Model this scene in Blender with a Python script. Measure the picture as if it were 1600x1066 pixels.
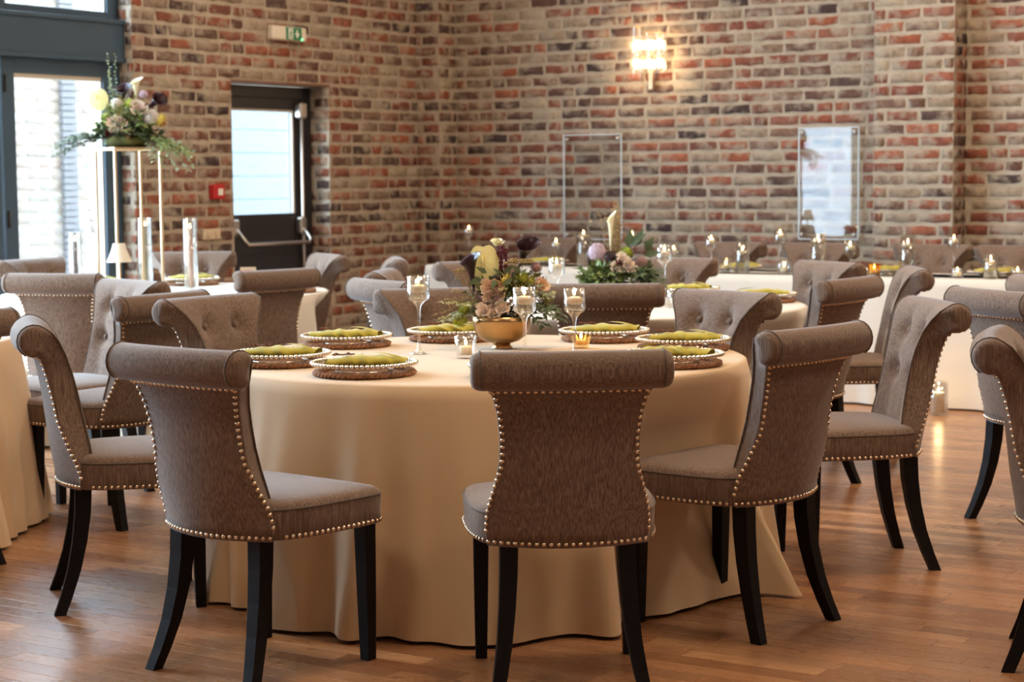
import bpy, bmesh, math, random
from mathutils import Vector, Matrix

C = bpy.context.scene.collection
for o in list(bpy.data.objects):
    bpy.data.objects.remove(o)
PI = math.pi
rnd = random.Random(7)

# ------------------------------------------------------------------ camera
FPX, CAMH, YAW, ROLL = 2950.0, 1.38, math.radians(32.5), 0.009
PITCH = math.atan((533 - 275) / FPX)
F = Vector((-math.sin(YAW), math.cos(YAW), 0))
R = Vector((math.cos(YAW), math.sin(YAW), 0))
Z = Vector((0, 0, 1))
fw = F * math.cos(PITCH) - Z * math.sin(PITCH)
up = Z * math.cos(PITCH) + F * math.sin(PITCH)
rt = R * math.cos(ROLL) - up * math.sin(ROLL)
up2 = up * math.cos(ROLL) + R * math.sin(ROLL)
cam = bpy.data.cameras.new('camera')
cam.sensor_width = 36.0
cam.lens = FPX / 1600 * 36
cam.clip_end = 200
cam.dof.use_dof = True
cam.dof.focus_distance = 5.5
cam.dof.aperture_fstop = 5.0
cam_o = bpy.data.objects.new('camera', cam)
C.objects.link(cam_o)
mw = Matrix.Identity(4)
for i in range(3):
    mw[i][0], mw[i][1], mw[i][2] = rt[i], up2[i], -fw[i]
mw[2][3] = CAMH
cam_o.matrix_world = mw
bpy.context.scene.camera = cam_o


def in_view(p, m=60, dmax=99):
    """True when a world point lies inside the photograph's frame (only used to choose how finely to split bricks and planks)."""
    v = Vector(p) - Vector((0, 0, CAMH))
    w = v.dot(fw)
    if w < 0.5 or w > dmax:
        return False
    x = 800 + FPX * v.dot(rt) / w
    y = 533 - FPX * v.dot(up2) / w
    return -m < x < 1600 + m and -m < y < 1066 + m


# ------------------------------------------------------------------ world, lights, exposure
sc = bpy.context.scene
sc.view_settings.view_transform = 'Standard'
sc.view_settings.look = 'None'
sc.view_settings.exposure = -0.06
sc.view_settings.gamma = 1.0
sc.view_settings.use_curve_mapping = False
try:
    sc.cycles.use_denoising = True
    sc.cycles.max_bounces = 10
    sc.cycles.transparent_max_bounces = 24
    sc.cycles.sample_clamp_indirect = 6.0
    sc.cycles.caustics_reflective = False
    sc.cycles.caustics_refractive = False
except Exception:
    pass
SKY = 26.0
w = bpy.data.worlds.new('overcast_sky')
sc.world = w
w.use_nodes = True
bg = w.node_tree.nodes['Background']
bg.inputs[0].default_value = (0.66, 0.83, 1.0, 1)
bg.inputs[1].default_value = SKY


def area(name, loc, rot, sx, sy, power, col, portal=False, shape='RECTANGLE'):
    L = bpy.data.lights.new(name, 'AREA')
    L.shape = shape
    L.size = sx
    if shape == 'RECTANGLE':
        L.size_y = sy
    L.energy = power
    L.color = col
    if portal:
        L.cycles.is_portal = True
    o = bpy.data.objects.new(name, L)
    o.location = loc
    o.rotation_euler = rot
    C.objects.link(o)
    return o


# daylight portals just outside each glazed bay (they only guide the sky's light, they emit nothing)
for (y0, y1) in ((2.81, 8.8),):
    area('window_portal', (-8.62, (y0 + y1) / 2, 2.0), (0, -PI / 2, 0), 4.0, y1 - y0, 1, (1, 1, 1), portal=True)
# warm fill lights added under the ceiling, unseen, to lift walls and chair backs
for (x, y, p) in ((-2.6, 5.4, 80), (-6.6, 9.4, 42), (-3.4, 9.6, 90), (-0.6, 9.4, 90), (1.4, 5.0, 70), (-3.0, 1.4, 45), (-6.0, 5.4, 16)):
    area('ceiling_fill', (x, y, 4.3), (0, 0, 0), 0.9, 0.9, p, (1.0, 0.79, 0.58), shape='DISK')


# ------------------------------------------------------------------ colour and materials
def lin(c):
    return tuple(((v / 255) / 12.92 if v / 255 <= 0.04045 else ((v / 255 + 0.055) / 1.055) ** 2.4) for v in c)


def newmat(name):
    m = bpy.data.materials.new(name)
    m.use_nodes = True
    nt = m.node_tree
    return m, nt, nt.nodes['Principled BSDF'], nt.nodes['Material Output']


def simple(name, col, rough=0.5, metal=0.0, var=0.0, scale=30, bump=0.0, stretch=None, coat=0.0, sss=0.0, sheen=0.0, trans=0.0, spec=None):
    m, nt, b, out = newmat(name)
    b.inputs['Base Color'].default_value = (*col, 1)
    b.inputs['Roughness'].default_value = rough
    b.inputs['Metallic'].default_value = metal
    if coat:
        b.inputs['Coat Weight'].default_value = coat
        b.inputs['Coat Roughness'].default_value = 0.15
    if sss:
        b.inputs['Subsurface Weight'].default_value = sss
        b.inputs['Subsurface Radius'].default_value = (0.02, 0.012, 0.006)
        b.inputs['Subsurface Scale'].default_value = 1.0
    if sheen:
        b.inputs['Sheen Weight'].default_value = sheen
    if spec is not None:
        b.inputs['Specular IOR Level'].default_value = spec
    if var or bump:
        tc = nt.nodes.new('ShaderNodeTexCoord')
        mp = nt.nodes.new('ShaderNodeMapping')
        if stretch:
            mp.inputs['Scale'].default_value = stretch
        ns = nt.nodes.new('ShaderNodeTexNoise')
        ns.inputs['Scale'].default_value = scale
        ns.inputs['Detail'].default_value = 4
        nt.links.new(tc.outputs['Object'], mp.inputs[0])
        nt.links.new(mp.outputs[0], ns.inputs['Vector'])
        if var:
            mx = nt.nodes.new('ShaderNodeMix')
            mx.data_type = 'RGBA'
            mx.inputs[6].default_value = (*[max(0, c * (1 - var)) for c in col], 1)
            mx.inputs[7].default_value = (*[min(1, c * (1 + var)) for c in col], 1)
            rg = nt.nodes.new('ShaderNodeMapRange')
            rg.inputs[1].default_value = 0.3
            rg.inputs[2].default_value = 0.7
            nt.links.new(ns.outputs[0], rg.inputs[0])
            nt.links.new(rg.outputs[0], mx.inputs[0])
            nt.links.new(mx.outputs[2], b.inputs['Base Color'])
        if bump:
            bp = nt.nodes.new('ShaderNodeBump')
            bp.inputs['Strength'].default_value = bump
            bp.inputs['Distance'].default_value = 0.004
            nt.links.new(ns.outputs[0], bp.inputs['Height'])
            nt.links.new(bp.outputs[0], b.inputs['Normal'])
    return m


def island_seed(nt):
    oi = nt.nodes.new('ShaderNodeObjectInfo')
    ge = nt.nodes.new('ShaderNodeNewGeometry')
    a = nt.nodes.new('ShaderNodeMath')
    a.operation = 'MULTIPLY_ADD'
    a.inputs[1].default_value = 17.31
    nt.links.new(oi.outputs['Random'], a.inputs[0])
    nt.links.new(ge.outputs['Random Per Island'], a.inputs[2])
    fr = nt.nodes.new('ShaderNodeMath')
    fr.operation = 'FRACT'
    nt.links.new(a.outputs[0], fr.inputs[0])
    return fr.outputs[0]


def ramp(nt, stops, interp='LINEAR'):
    r = nt.nodes.new('ShaderNodeValToRGB')
    r.color_ramp.interpolation = interp
    els = r.color_ramp.elements
    while len(els) < len(stops):
        els.new(0.5)
    for e, (p, c) in zip(els, stops):
        e.position = p
        e.color = (*c, 1)
    return r


def seeded_coords(nt, seed, k=40.0, scale=(1, 1, 1)):
    tc = nt.nodes.new('ShaderNodeTexCoord')
    mp = nt.nodes.new('ShaderNodeMapping')
    mp.inputs['Scale'].default_value = scale
    ml = nt.nodes.new('ShaderNodeMath')
    ml.operation = 'MULTIPLY'
    ml.inputs[1].default_value = k
    nt.links.new(seed, ml.inputs[0])
    cb = nt.nodes.new('ShaderNodeCombineXYZ')
    for i in range(3):
        nt.links.new(ml.outputs[0], cb.inputs[i])
    nt.links.new(tc.outputs['Object'], mp.inputs[0])
    nt.links.new(cb.outputs[0], mp.inputs[1])
    return mp.outputs[0]


def noise(nt, vec, scale, detail=4, rough=0.55):
    n = nt.nodes.new('ShaderNodeTexNoise')
    n.inputs['Scale'].default_value = scale
    n.inputs['Detail'].default_value = detail
    n.inputs['Roughness'].default_value = rough
    nt.links.new(vec, n.inputs['Vector'])
    return n.outputs[0]


def mapr(nt, v, a, b, c=0.0, d=1.0):
    n = nt.nodes.new('ShaderNodeMapRange')
    n.inputs[1].default_value, n.inputs[2].default_value, n.inputs[3].default_value, n.inputs[4].default_value = a, b, c, d
    nt.links.new(v, n.inputs[0])
    return n.outputs[0]


def mixc(nt, fac, a, b, mode='MIX'):
    n = nt.nodes.new('ShaderNodeMix')
    n.data_type = 'RGBA'
    n.blend_type = mode
    for s, v in ((0, fac), (6, a), (7, b)):
        if isinstance(v, (int, float)):
            n.inputs[s].default_value = v
        elif isinstance(v, tuple):
            n.inputs[s].default_value = (*v, 1)
        else:
            nt.links.new(v, n.inputs[s])
    return n.outputs[2]


def bump(nt, b, h, s=0.4, d=0.004):
    bp = nt.nodes.new('ShaderNodeBump')
    bp.inputs['Strength'].default_value = s
    bp.inputs['Distance'].default_value = d
    nt.links.new(h, bp.inputs['Height'])
    nt.links.new(bp.outputs[0], b.inputs['Normal'])


MORTAR = lin((174, 160, 142))


def brick_material(name, pale=0.0):
    m, nt, b, out = newmat(name)
    s = island_seed(nt)
    cols = [(154, 92, 72), (112, 84, 74), (160, 100, 80), (150, 126, 108), (92, 74, 70), (146, 92, 76), (160, 140, 120), (128, 84, 70), (168, 106, 82), (134, 106, 92), (140, 86, 70),
            (98, 78, 72), (150, 98, 80), (164, 146, 126), (80, 66, 66), (162, 96, 72), (126, 98, 86), (136, 80, 66), (180, 162, 140), (116, 86, 76), (152, 102, 86), (142, 112, 96)]
    st = [(i / len(cols), tuple(a * (1 - pale) + p * pale for a, p in zip(lin(c), (0.36, 0.30, 0.25)))) for i, c in enumerate(cols)]
    base = ramp(nt, st, 'CONSTANT')
    nt.links.new(s, base.inputs[0])
    v = seeded_coords(nt, s)
    n1 = noise(nt, v, 22, 5, 0.6)
    n2 = noise(nt, v, 9, 3)
    n3 = noise(nt, v, 60, 3)
    dark = mixc(nt, mapr(nt, n1, 0.45, 0.72, 0, 0.55), base.outputs[0], tuple(c * (1 - pale) + pale * 0.27 for c in lin((70, 52, 48))))
    smear = mapr(nt, n2, 0.46, 0.64, 0.0, 0.85)
    c2 = mixc(nt, smear, dark, tuple(a * (1 - pale) + pale * 0.33 for a in MORTAR))
    c3 = mixc(nt, mapr(nt, n3, 0.3, 0.7, 0.0, 1.0), mixc(nt, 1.0, c2, (0.82, 0.82, 0.82), 'MULTIPLY'), c2)
    nt.links.new(c3, b.inputs['Base Color'])
    b.inputs['Roughness'].default_value = 0.9
    b.inputs['Specular IOR Level'].default_value = 0.2
    bump(nt, b, n1, 0.5, 0.006)
    return m


def mortar_material(name, col):
    return simple(name, col, 0.95, var=0.14, scale=14, bump=0.4, spec=0.1)


def floor_material():
    m, nt, b, out = newmat('oak_plank')
    s = island_seed(nt)
    base = ramp(nt, [(0.0, lin((150, 104, 70))), (0.3, lin((178, 128, 88))), (0.55, lin((138, 92, 60))), (0.8, lin((192, 144, 102))), (1.0, lin((126, 84, 56)))])
    nt.links.new(s, base.inputs[0])
    v = seeded_coords(nt, s, 30, (1.6, 22, 22))
    g = noise(nt, v, 3.0, 6, 0.6)
    v2 = seeded_coords(nt, s, 13, (2.5, 9, 9))
    k = noise(nt, v2, 2.2, 2)
    c = mixc(nt, mapr(nt, g, 0.35, 0.7, 0, 0.75), base.outputs[0], mixc(nt, 1.0, base.outputs[0], (0.62, 0.55, 0.5), 'MULTIPLY'))
    c = mixc(nt, mapr(nt, k, 0.66, 0.74, 0, 0.7), c, lin((86, 54, 36)))
    nt.links.new(c, b.inputs['Base Color'])
    rg = mapr(nt, g, 0.3, 0.7, 0.24, 0.36)
    nt.links.new(rg, b.inputs['Roughness'])
    b.inputs['Specular IOR Level'].default_value = 0.55
    bump(nt, b, g, 0.12, 0.002)
    return m


def fabric_material():
    m, nt, b, out = newmat('linen_fabric')
    oi = nt.nodes.new('ShaderNodeObjectInfo')
    v = seeded_coords(nt, oi.outputs['Random'], 20, (330, 330, 9))
    n1 = noise(nt, v, 1.0, 3)
    v2 = seeded_coords(nt, oi.outputs['Random'], 20, (40, 40, 520))
    n2 = noise(nt, v2, 1.0, 2)
    n4 = noise(nt, seeded_coords(nt, oi.outputs['Random'], 9, (1, 1, 1)), 7.0, 3)
    c = mixc(nt, mapr(nt, n1, 0.37, 0.67), lin((88, 65, 53)), lin((148, 124, 106)))
    c = mixc(nt, mapr(nt, n2, 0.35, 0.7, 0.0, 0.35), c, lin((96, 80, 70)))
    c = mixc(nt, mapr(nt, n4, 0.3, 0.7, 0.0, 0.25), c, lin((124, 104, 92)))
    nt.links.new(c, b.inputs['Base Color'])
    b.inputs['Roughness'].default_value = 0.85
    b.inputs['Sheen Weight'].default_value = 0.35
    b.inputs['Sheen Roughness'].default_value = 0.4
    b.inputs['Specular IOR Level'].default_value = 0.25
    bump(nt, b, n1, 0.35, 0.002)
    return m


def glass_material(name, tint=(0.97, 0.98, 0.98), k=1.0, edge=0.5, rough=0.0, gl=(1, 1, 1), power=2.2, frost=0.0):
    """thin clear glass: sees straight through face-on, mirrors towards grazing angles"""
    m = bpy.data.materials.new(name)
    m.use_nodes = True
    nt = m.node_tree
    nt.nodes.clear()
    out = nt.nodes.new('ShaderNodeOutputMaterial')
    tr = nt.nodes.new('ShaderNodeBsdfTransparent')
    tr.inputs[0].default_value = (*tint, 1)
    gs = nt.nodes.new('ShaderNodeBsdfGlossy')
    gs.inputs[0].default_value = (*gl, 1)
    gs.inputs['Roughness'].default_value = rough
    lw = nt.nodes.new('ShaderNodeLayerWeight')
    lw.inputs[0].default_value = 0.35
    mr = nt.nodes.new('ShaderNodeMapRange')
    mr.inputs[1].default_value, mr.inputs[2].default_value = 0.0, 1.0
    mr.inputs[3].default_value, mr.inputs[4].default_value = 0.045 * k, edge
    pw = nt.nodes.new('ShaderNodeMath')
    pw.operation = 'POWER'
    pw.inputs[1].default_value = power
    nt.links.new(lw.outputs['Facing'], pw.inputs[0])
    nt.links.new(pw.outputs[0], mr.inputs[0])
    mx = nt.nodes.new('ShaderNodeMixShader')
    nt.links.new(mr.outputs[0], mx.inputs[0])
    nt.links.new(tr.outputs[0], mx.inputs[1])
    nt.links.new(gs.outputs[0], mx.inputs[2])
    last = mx.outputs[0]
    if frost:
        tl = nt.nodes.new('ShaderNodeBsdfTranslucent')
        tl.inputs[0].default_value = (1, 0.97, 0.92, 1)
        m2 = nt.nodes.new('ShaderNodeMixShader')
        m2.inputs[0].default_value = frost
        nt.links.new(last, m2.inputs[1])
        nt.links.new(tl.outputs[0], m2.inputs[2])
        last = m2.outputs[0]
    nt.links.new(last, out.inputs[0])
    return m


def emit(name, col, s):
    m, nt, b, out = newmat(name)
    b.inputs['Base Color'].default_value = (*col, 1)
    b.inputs['Emission Color'].default_value = (*col, 1)
    b.inputs['Emission Strength'].default_value = s
    return m


M = {}
M['brick'] = brick_material('reclaimed_brick')
M['brick_pale'] = brick_material('pale_brick', 0.82)
M['mortar'] = mortar_material('mortar', MORTAR)
M['mortar_pale'] = mortar_material('mortar_pale', (0.36, 0.31, 0.26))
M['plaster'] = simple('plaster', lin((214, 200, 182)), 0.9, var=0.05, scale=3)
M['oak'] = floor_material()
M['subfloor'] = simple('subfloor', lin((70, 48, 34)), 0.9, var=0.1)
M['fabric'] = fabric_material()
M['piping'] = simple('piping_fabric', lin((92, 77, 67)), 0.9, var=0.2, scale=300, sheen=0.2)
M['leg'] = simple('ebonised_wood', lin((18, 12, 13)), 0.55, var=0.25, scale=12, stretch=(20, 20, 2), spec=0.18)
M['nail'] = simple('antique_brass_nail', (0.72, 0.56, 0.40), 0.25, 1.0)
M['cloth'] = simple('champagne_cloth', lin((212, 180, 141)), 0.75, var=0.03, scale=500, bump=0.05, sheen=0.25)  # champagne, deepened for the warm light and shade on the near tables
M['cloth_ivory_daylit'] = simple('ivory_daylit_cloth', lin((218, 209, 195)), 0.75, var=0.03, scale=500, bump=0.05, sheen=0.2)  # ivory of the long tables; also holds the daylight on two round cloths
M['frame'] = simple('anthracite_frame', lin((58, 78, 94)), 0.5, var=0.05, scale=5)
M['door'] = simple('black_door_paint', lin((38, 34, 38)), 0.45, var=0.1, scale=8)
M['steel'] = simple('brushed_steel', (0.62, 0.58, 0.54), 0.35, 1.0)
M['blind'] = simple('blind_headrail', lin((196, 184, 166)), 0.6)
M['pane'] = glass_material('window_pane', (0.94, 0.97, 0.98), 1.0, 0.6)
M['acrylic'] = glass_material('clear_acrylic', (0.96, 0.96, 0.96), 0.5, 0.075)
M['acrylic_edge'] = simple('acrylic_edge', lin((206, 216, 220)), 0.25, spec=0.8)
M['glass'] = glass_material('clear_glass', (0.97, 0.975, 0.97), 2.2, 0.95, 0.06, power=1.5)
M['tube_glass'] = glass_material('reeded_glass', (0.95, 0.93, 0.9), 2.0, 0.6, 0.2, power=1.2, frost=0.035)
M['water'] = glass_material('water', (0.93, 0.93, 0.92), 1.0, 0.5, 0.0)
M['cut'] = glass_material('cut_glass', (0.96, 0.95, 0.93), 3.5, 0.8, 0.05)
M['amber_glass'] = glass_material('amber_glass', (0.98, 0.78, 0.48), 2.0, 0.6, 0.05, (1, 0.8, 0.5))
M['gold_glass'] = glass_material('gold_cut_glass', (0.98, 0.86, 0.62), 3.5, 0.8, 0.08, (1, 0.85, 0.55))
M['wax'] = simple('ivory_wax', lin((246, 232, 206)), 0.5, sss=0.6)
M['wax_pink'] = simple('blush_wax', lin((232, 190, 168)), 0.5, sss=0.5)
M['wax_dark'] = simple('burgundy_wax', lin((70, 26, 34)), 0.45)
M['wax_olive'] = simple('olive_wax', lin((150, 136, 84)), 0.5, sss=0.3)
M['wick'] = simple('wick', (0.03, 0.02, 0.02), 0.9)
M['flame'] = emit('candle_flame', (1.0, 0.62, 0.22), 38)
M['bulb'] = emit('warm_bulb', (1.0, 0.76, 0.44), 6)
M['bronze'] = simple('bronze', (0.42, 0.28, 0.16), 0.35, 1.0)
M['gold'] = simple('aged_gold', (0.50, 0.31, 0.14), 0.28, 1.0, var=0.12, scale=14, bump=0.1)
M['gold_rod'] = simple('gold_rod', (0.86, 0.64, 0.40), 0.3, 1.0)
M['bead'] = simple('silver_bead', (0.74, 0.67, 0.57), 0.14, 1.0)
M['wicker'] = simple('water_hyacinth', lin((150, 104, 72)), 0.8, var=0.45, scale=60, bump=0.3)
M['napkin'] = simple('olive_linen', lin((186, 172, 62)), 0.85, var=0.12, scale=18, bump=0.2, sheen=0.3)
M['tag'] = simple('brown_wood_cutout', lin((120, 66, 40)), 0.6)
M['white_plastic'] = simple('white_plastic', lin((226, 216, 198)), 0.4)
M['cream_plastic'] = simple('cream_plastic', lin((214, 196, 166)), 0.45)
M['green'] = simple('sign_green', lin((20, 128, 84)), 0.4)
M['led'] = emit('green_led', (0.15, 1.0, 0.45), 3.0)
M['red'] = simple('alarm_red', lin((190, 34, 40)), 0.4)
M['sign_white'] = simple('sign_white', lin((232, 236, 226)), 0.5)
M['card'] = simple('menu_card', lin((206, 190, 168)), 0.7)
M['card_red'] = simple('menu_card_red', lin((192, 84, 66)), 0.7)
M['cladding'] = simple('pale_blue_cladding', (0.066, 0.076, 0.078), 0.7)
M['grey_clad'] = simple('grey_ribbed_cladding', (0.14, 0.132, 0.135), 0.7)
M['paving'] = simple('pale_paving', (0.55, 0.54, 0.52), 0.9, var=0.1, scale=2)


def leafmat(name, c, v=0.35, rough=0.5, sss=0.0):
    return simple(name, lin(c), rough, var=v, scale=25, spec=0.4, sss=sss)


M['leaf'] = leafmat('leaf_green', (120, 134, 78))
M['leaf_dark'] = leafmat('leaf_dark', (84, 98, 66))
M['leaf_olive'] = leafmat('leaf_olive', (152, 150, 98))
M['leaf_pale'] = leafmat('leaf_pale', (150, 162, 128))
M['moss'] = leafmat('moss', (96, 92, 48), 0.5, 0.9)
M['grass'] = leafmat('dried_grass', (168, 142, 100), 0.3, 0.8)
M['lime'] = leafmat('lime_petal', (176, 182, 70), 0.25)
M['anthurium'] = leafmat('anthurium_spathe', (244, 236, 176), 0.06, 0.35, 0.5)
M['spadix'] = leafmat('spadix', (200, 176, 90), 0.1)
M['calla_dark'] = leafmat('calla_dark', (50, 24, 34), 0.3, 0.28)
M['calla_white'] = leafmat('calla_white', (240, 232, 196), 0.08, 0.4)
M['burgundy'] = leafmat('burgundy_petal', (96, 30, 44), 0.3, 0.7)
M['peach'] = leafmat('peach_petal', (252, 226, 208), 0.08, 0.6, 0.5)
M['coral'] = leafmat('coral_petal', (250, 214, 188), 0.10, 0.6, 0.5)
M['blush'] = leafmat('blush_petal', (248, 230, 216), 0.06, 0.6, 0.5)
M['lilac'] = leafmat('lilac_petal', (206, 182, 196), 0.12, 0.7)
M['mauve'] = leafmat('mauve_filler', (158, 122, 120), 0.25, 0.8)
M['tan'] = leafmat('tan_umbel', (166, 144, 98), 0.25, 0.9)
M['yellow'] = leafmat('yellow_petal', (226, 204, 104), 0.15, 0.6)


# ------------------------------------------------------------------ mesh builder
class MB:
    def __init__(s):
        s.v, s.f, s.sm = [], [], []

    def add(s, vs, fs, smooth=True, mat=None):
        n = len(s.v)
        if mat is not None:
            vs = [mat @ Vector(p) for p in vs]
        s.v += [tuple(p) for p in vs]
        for f in fs:
            s.f.append(tuple(i + n for i in f))
            s.sm.append(smooth)

    def box(s, x0, x1, y0, y1, z0, z1, mat=None, smooth=False):
        s.add([(x0, y0, z0), (x1, y0, z0), (x1, y1, z0), (x0, y1, z0), (x0, y0, z1), (x1, y0, z1), (x1, y1, z1), (x0, y1, z1)],
              [(0, 3, 2, 1), (4, 5, 6, 7), (0, 1, 5, 4), (1, 2, 6, 5), (2, 3, 7, 6), (3, 0, 4, 7)], smooth, mat)

    def bbox(s, x0, x1, y0, y1, z0, z1, b=0.003, mat=None):
        """box with chamfered edges"""
        bm = bmesh.new()
        bmesh.ops.create_cube(bm, size=1)
        for v in bm.verts:
            v.co = Vector(((x0 + x1) / 2 + v.co.x * (x1 - x0), (y0 + y1) / 2 + v.co.y * (y1 - y0), (z0 + z1) / 2 + v.co.z * (z1 - z0)))
        bmesh.ops.bevel(bm, geom=list(bm.edges), offset=b, segments=1, affect='EDGES')
        bm.verts.index_update()
        s.add([v.co.copy() for v in bm.verts], [[v.index for v in f.verts] for f in bm.faces], False, mat)
        bm.free()

    def rings(s, rings, closed=True, cap0=False, cap1=False, smooth=True, mat=None):
        n = len(rings[0])
        vs = [p for r in rings for p in r]
        fs = []
        for i in range(len(rings) - 1):
            for j in range(n if closed else n - 1):
                a, b = i * n + j, i * n + (j + 1) % n
                fs.append((a, b, b + n, a + n))
        if cap0:
            fs.append(tuple(reversed(range(n))))
        if cap1:
            fs.append(tuple(range((len(rings) - 1) * n, len(rings) * n)))
        s.add(vs, fs, smooth, mat)

    def lathe(s, prof, seg=24, cap0=False, cap1=False, smooth=True, mat=None):
        s.rings([[(r * math.cos(2 * PI * k / seg), r * math.sin(2 * PI * k / seg), z) for k in range(seg)] for r, z in prof], True, cap0, cap1, smooth, mat)

    def tube(s, pts, rad, seg=6, cap=True, mat=None, flat=1.0, closed=False):
        pts = [Vector(p) for p in pts]
        n = len(pts)
        rs = rad if isinstance(rad, (list, tuple)) else [rad] * n
        ref = None
        rings = []
        for i, p in enumerate(pts):
            if closed:
                t = pts[(i + 1) % n] - pts[i - 1]
            else:
                t = pts[min(i + 1, n - 1)] - pts[max(i - 1, 0)]
            if t.length < 1e-9:
                t = Vector((0, 0, 1))
            t.normalize()
            if ref is None:
                ref = Vector((1, 0, 0)) if abs(t.x) < 0.9 else Vector((0, 1, 0))
            a = ref - t * ref.dot(t)
            if a.length < 1e-6:
                a = t.orthogonal()
            a.normalize()
            b = t.cross(a)
            ref = a
            rings.append([p + (a * math.cos(2 * PI * k / seg) + b * math.sin(2 * PI * k / seg) * flat) * rs[i] for k in range(seg)])
        if closed:
            rings.append(rings[0])
        s.rings(rings, True, cap and not closed, cap and not closed, True, mat)

    def sphere(s, c, r, seg=8, rin=5, sc=(1, 1, 1), mat=None):
        c = Vector(c)
        vs = [c + Vector((0, 0, -r * sc[2]))]
        for i in range(1, rin):
            a = -PI / 2 + PI * i / rin
            for k in range(seg):
                t = 2 * PI * k / seg
                vs.append(c + Vector((r * sc[0] * math.cos(a) * math.cos(t), r * sc[1] * math.cos(a) * math.sin(t), r * sc[2] * math.sin(a))))
        vs.append(c + Vector((0, 0, r * sc[2])))
        fs = [(0, 1 + (k + 1) % seg, 1 + k) for k in range(seg)]
        for i in range(rin - 2):
            for k in range(seg):
                a, b = 1 + i * seg + k, 1 + i * seg + (k + 1) % seg
                fs.append((a, b, b + seg, a + seg))
        e = len(vs) - 1
        o = 1 + (rin - 2) * seg
        fs += [(o + k, o + (k + 1) % seg, e) for k in range(seg)]
        s.add(vs, fs, True, mat)

    def leaf(s, p, d, n, L, W, bend=0.2):
        """a pointed leaf: base p, direction d, surface normal n; folded along its midrib"""
        p, d, n = Vector(p), Vector(d).normalized(), Vector(n)
        n = n - d * n.dot(d)
        n = d.orthogonal() if n.length < 1e-5 else n
        n.normalize()
        w = d.cross(n)
        q = [p, p + d * L * 0.5 + n * L * bend * 0.5, p + d * L - n * L * bend * 0.3,
             p + d * L * 0.38 + w * W + n * L * bend * 0.75, p + d * L * 0.38 - w * W + n * L * bend * 0.75]
        s.add(q, [(0, 3, 1), (3, 2, 1), (0, 1, 4), (1, 2, 4)], True)

    def mesh(s, name, mat):
        me = bpy.data.meshes.new(name)
        me.from_pydata(s.v, [], s.f)
        me.polygons.foreach_set('use_smooth', s.sm)
        me.update()
        if mat:
            me.materials.append(M[mat] if isinstance(mat, str) else mat)
        return me


def obj(name, mb, mat, parent=None, loc=None, kind=None, label=None, cat=None, group=None, fix=False):
    me = mb.mesh(name, mat) if isinstance(mb, MB) else mb
    o = bpy.data.objects.new(name, me)
    C.objects.link(o)
    if parent:
        o.parent = parent
    if loc is not None:
        o.location = loc
    for k, v in (('kind', kind), ('label', label), ('category', cat), ('group', group)):
        if v:
            o[k] = v
    if fix:
        bm = bmesh.new()
        bm.from_mesh(me)
        bmesh.ops.recalc_face_normals(bm, faces=bm.faces)
        bm.to_mesh(me)
        bm.free()
    return o


def empty(name, loc, rz=0, label=None, cat=None, group=None, kind=None):
    o = bpy.data.objects.new(name, None)
    o.empty_display_size = 0.1
    C.objects.link(o)
    o.location = loc
    o.rotation_euler = (0, 0, rz)
    for k, v in (('kind', kind), ('label', label), ('category', cat), ('group', group)):
        if v:
            o[k] = v
    return o


KIDS = {}


def copy_tree(o, parent=None):
    c = o.copy()
    C.objects.link(c)
    if parent:
        c.parent = parent
    for ch in list(o.children):
        copy_tree(ch, c)
    return c


def place(proto, loc, rz, label, group=None, first=False):
    o = proto if first else copy_tree(proto)
    o.location = loc
    o.rotation_euler = (0, 0, rz)
    o['label'] = label
    if group:
        o['group'] = group
    return o


# ------------------------------------------------------------------ room shell
XL, YB, H = -8.4, 12.1, 4.4
COURSE, BL, BH = 0.083, 0.220, 0.060
Z0 = 2.660 - 32 * COURSE - BH / 2      # bottom of the lowest full course


def brick_mesh(k, L=BL, Hh=BH):
    r = random.Random(100 + k)
    mb = MB()
    out = []
    nl = 4
    for i in range(nl):
        out.append((-L / 2 + L * i / nl, -Hh / 2))
    out.append((L / 2, -Hh / 2))
    out.append((L / 2, 0))
    for i in range(nl):
        out.append((L / 2 - L * i / nl, Hh / 2))
    out.append((-L / 2, Hh / 2))
    out.append((-L / 2, 0))
    j = [(x + r.uniform(-1, 1) * 0.006, z + r.uniform(-1, 1) * 0.005) for x, z in out]
    d = 0.003 + r.random() * 0.004
    back = [(x, 0.012, z) for x, z in j]
    mid = [(x * 0.992, -d * 0.3, z * 0.97) for x, z in j]
    fr = [(x * 0.965, -d + r.uniform(-1, 1) * 0.0012, z * 0.87) for x, z in j]
    mb.rings([back, mid, fr], True, False, True, True)
    return mb


BRICKS = [brick_mesh(k).mesh('brick', 'brick') for k in range(12)]
BRICKS_PALE = [brick_mesh(k).mesh('brick', 'brick_pale') for k in range(6)]


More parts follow.
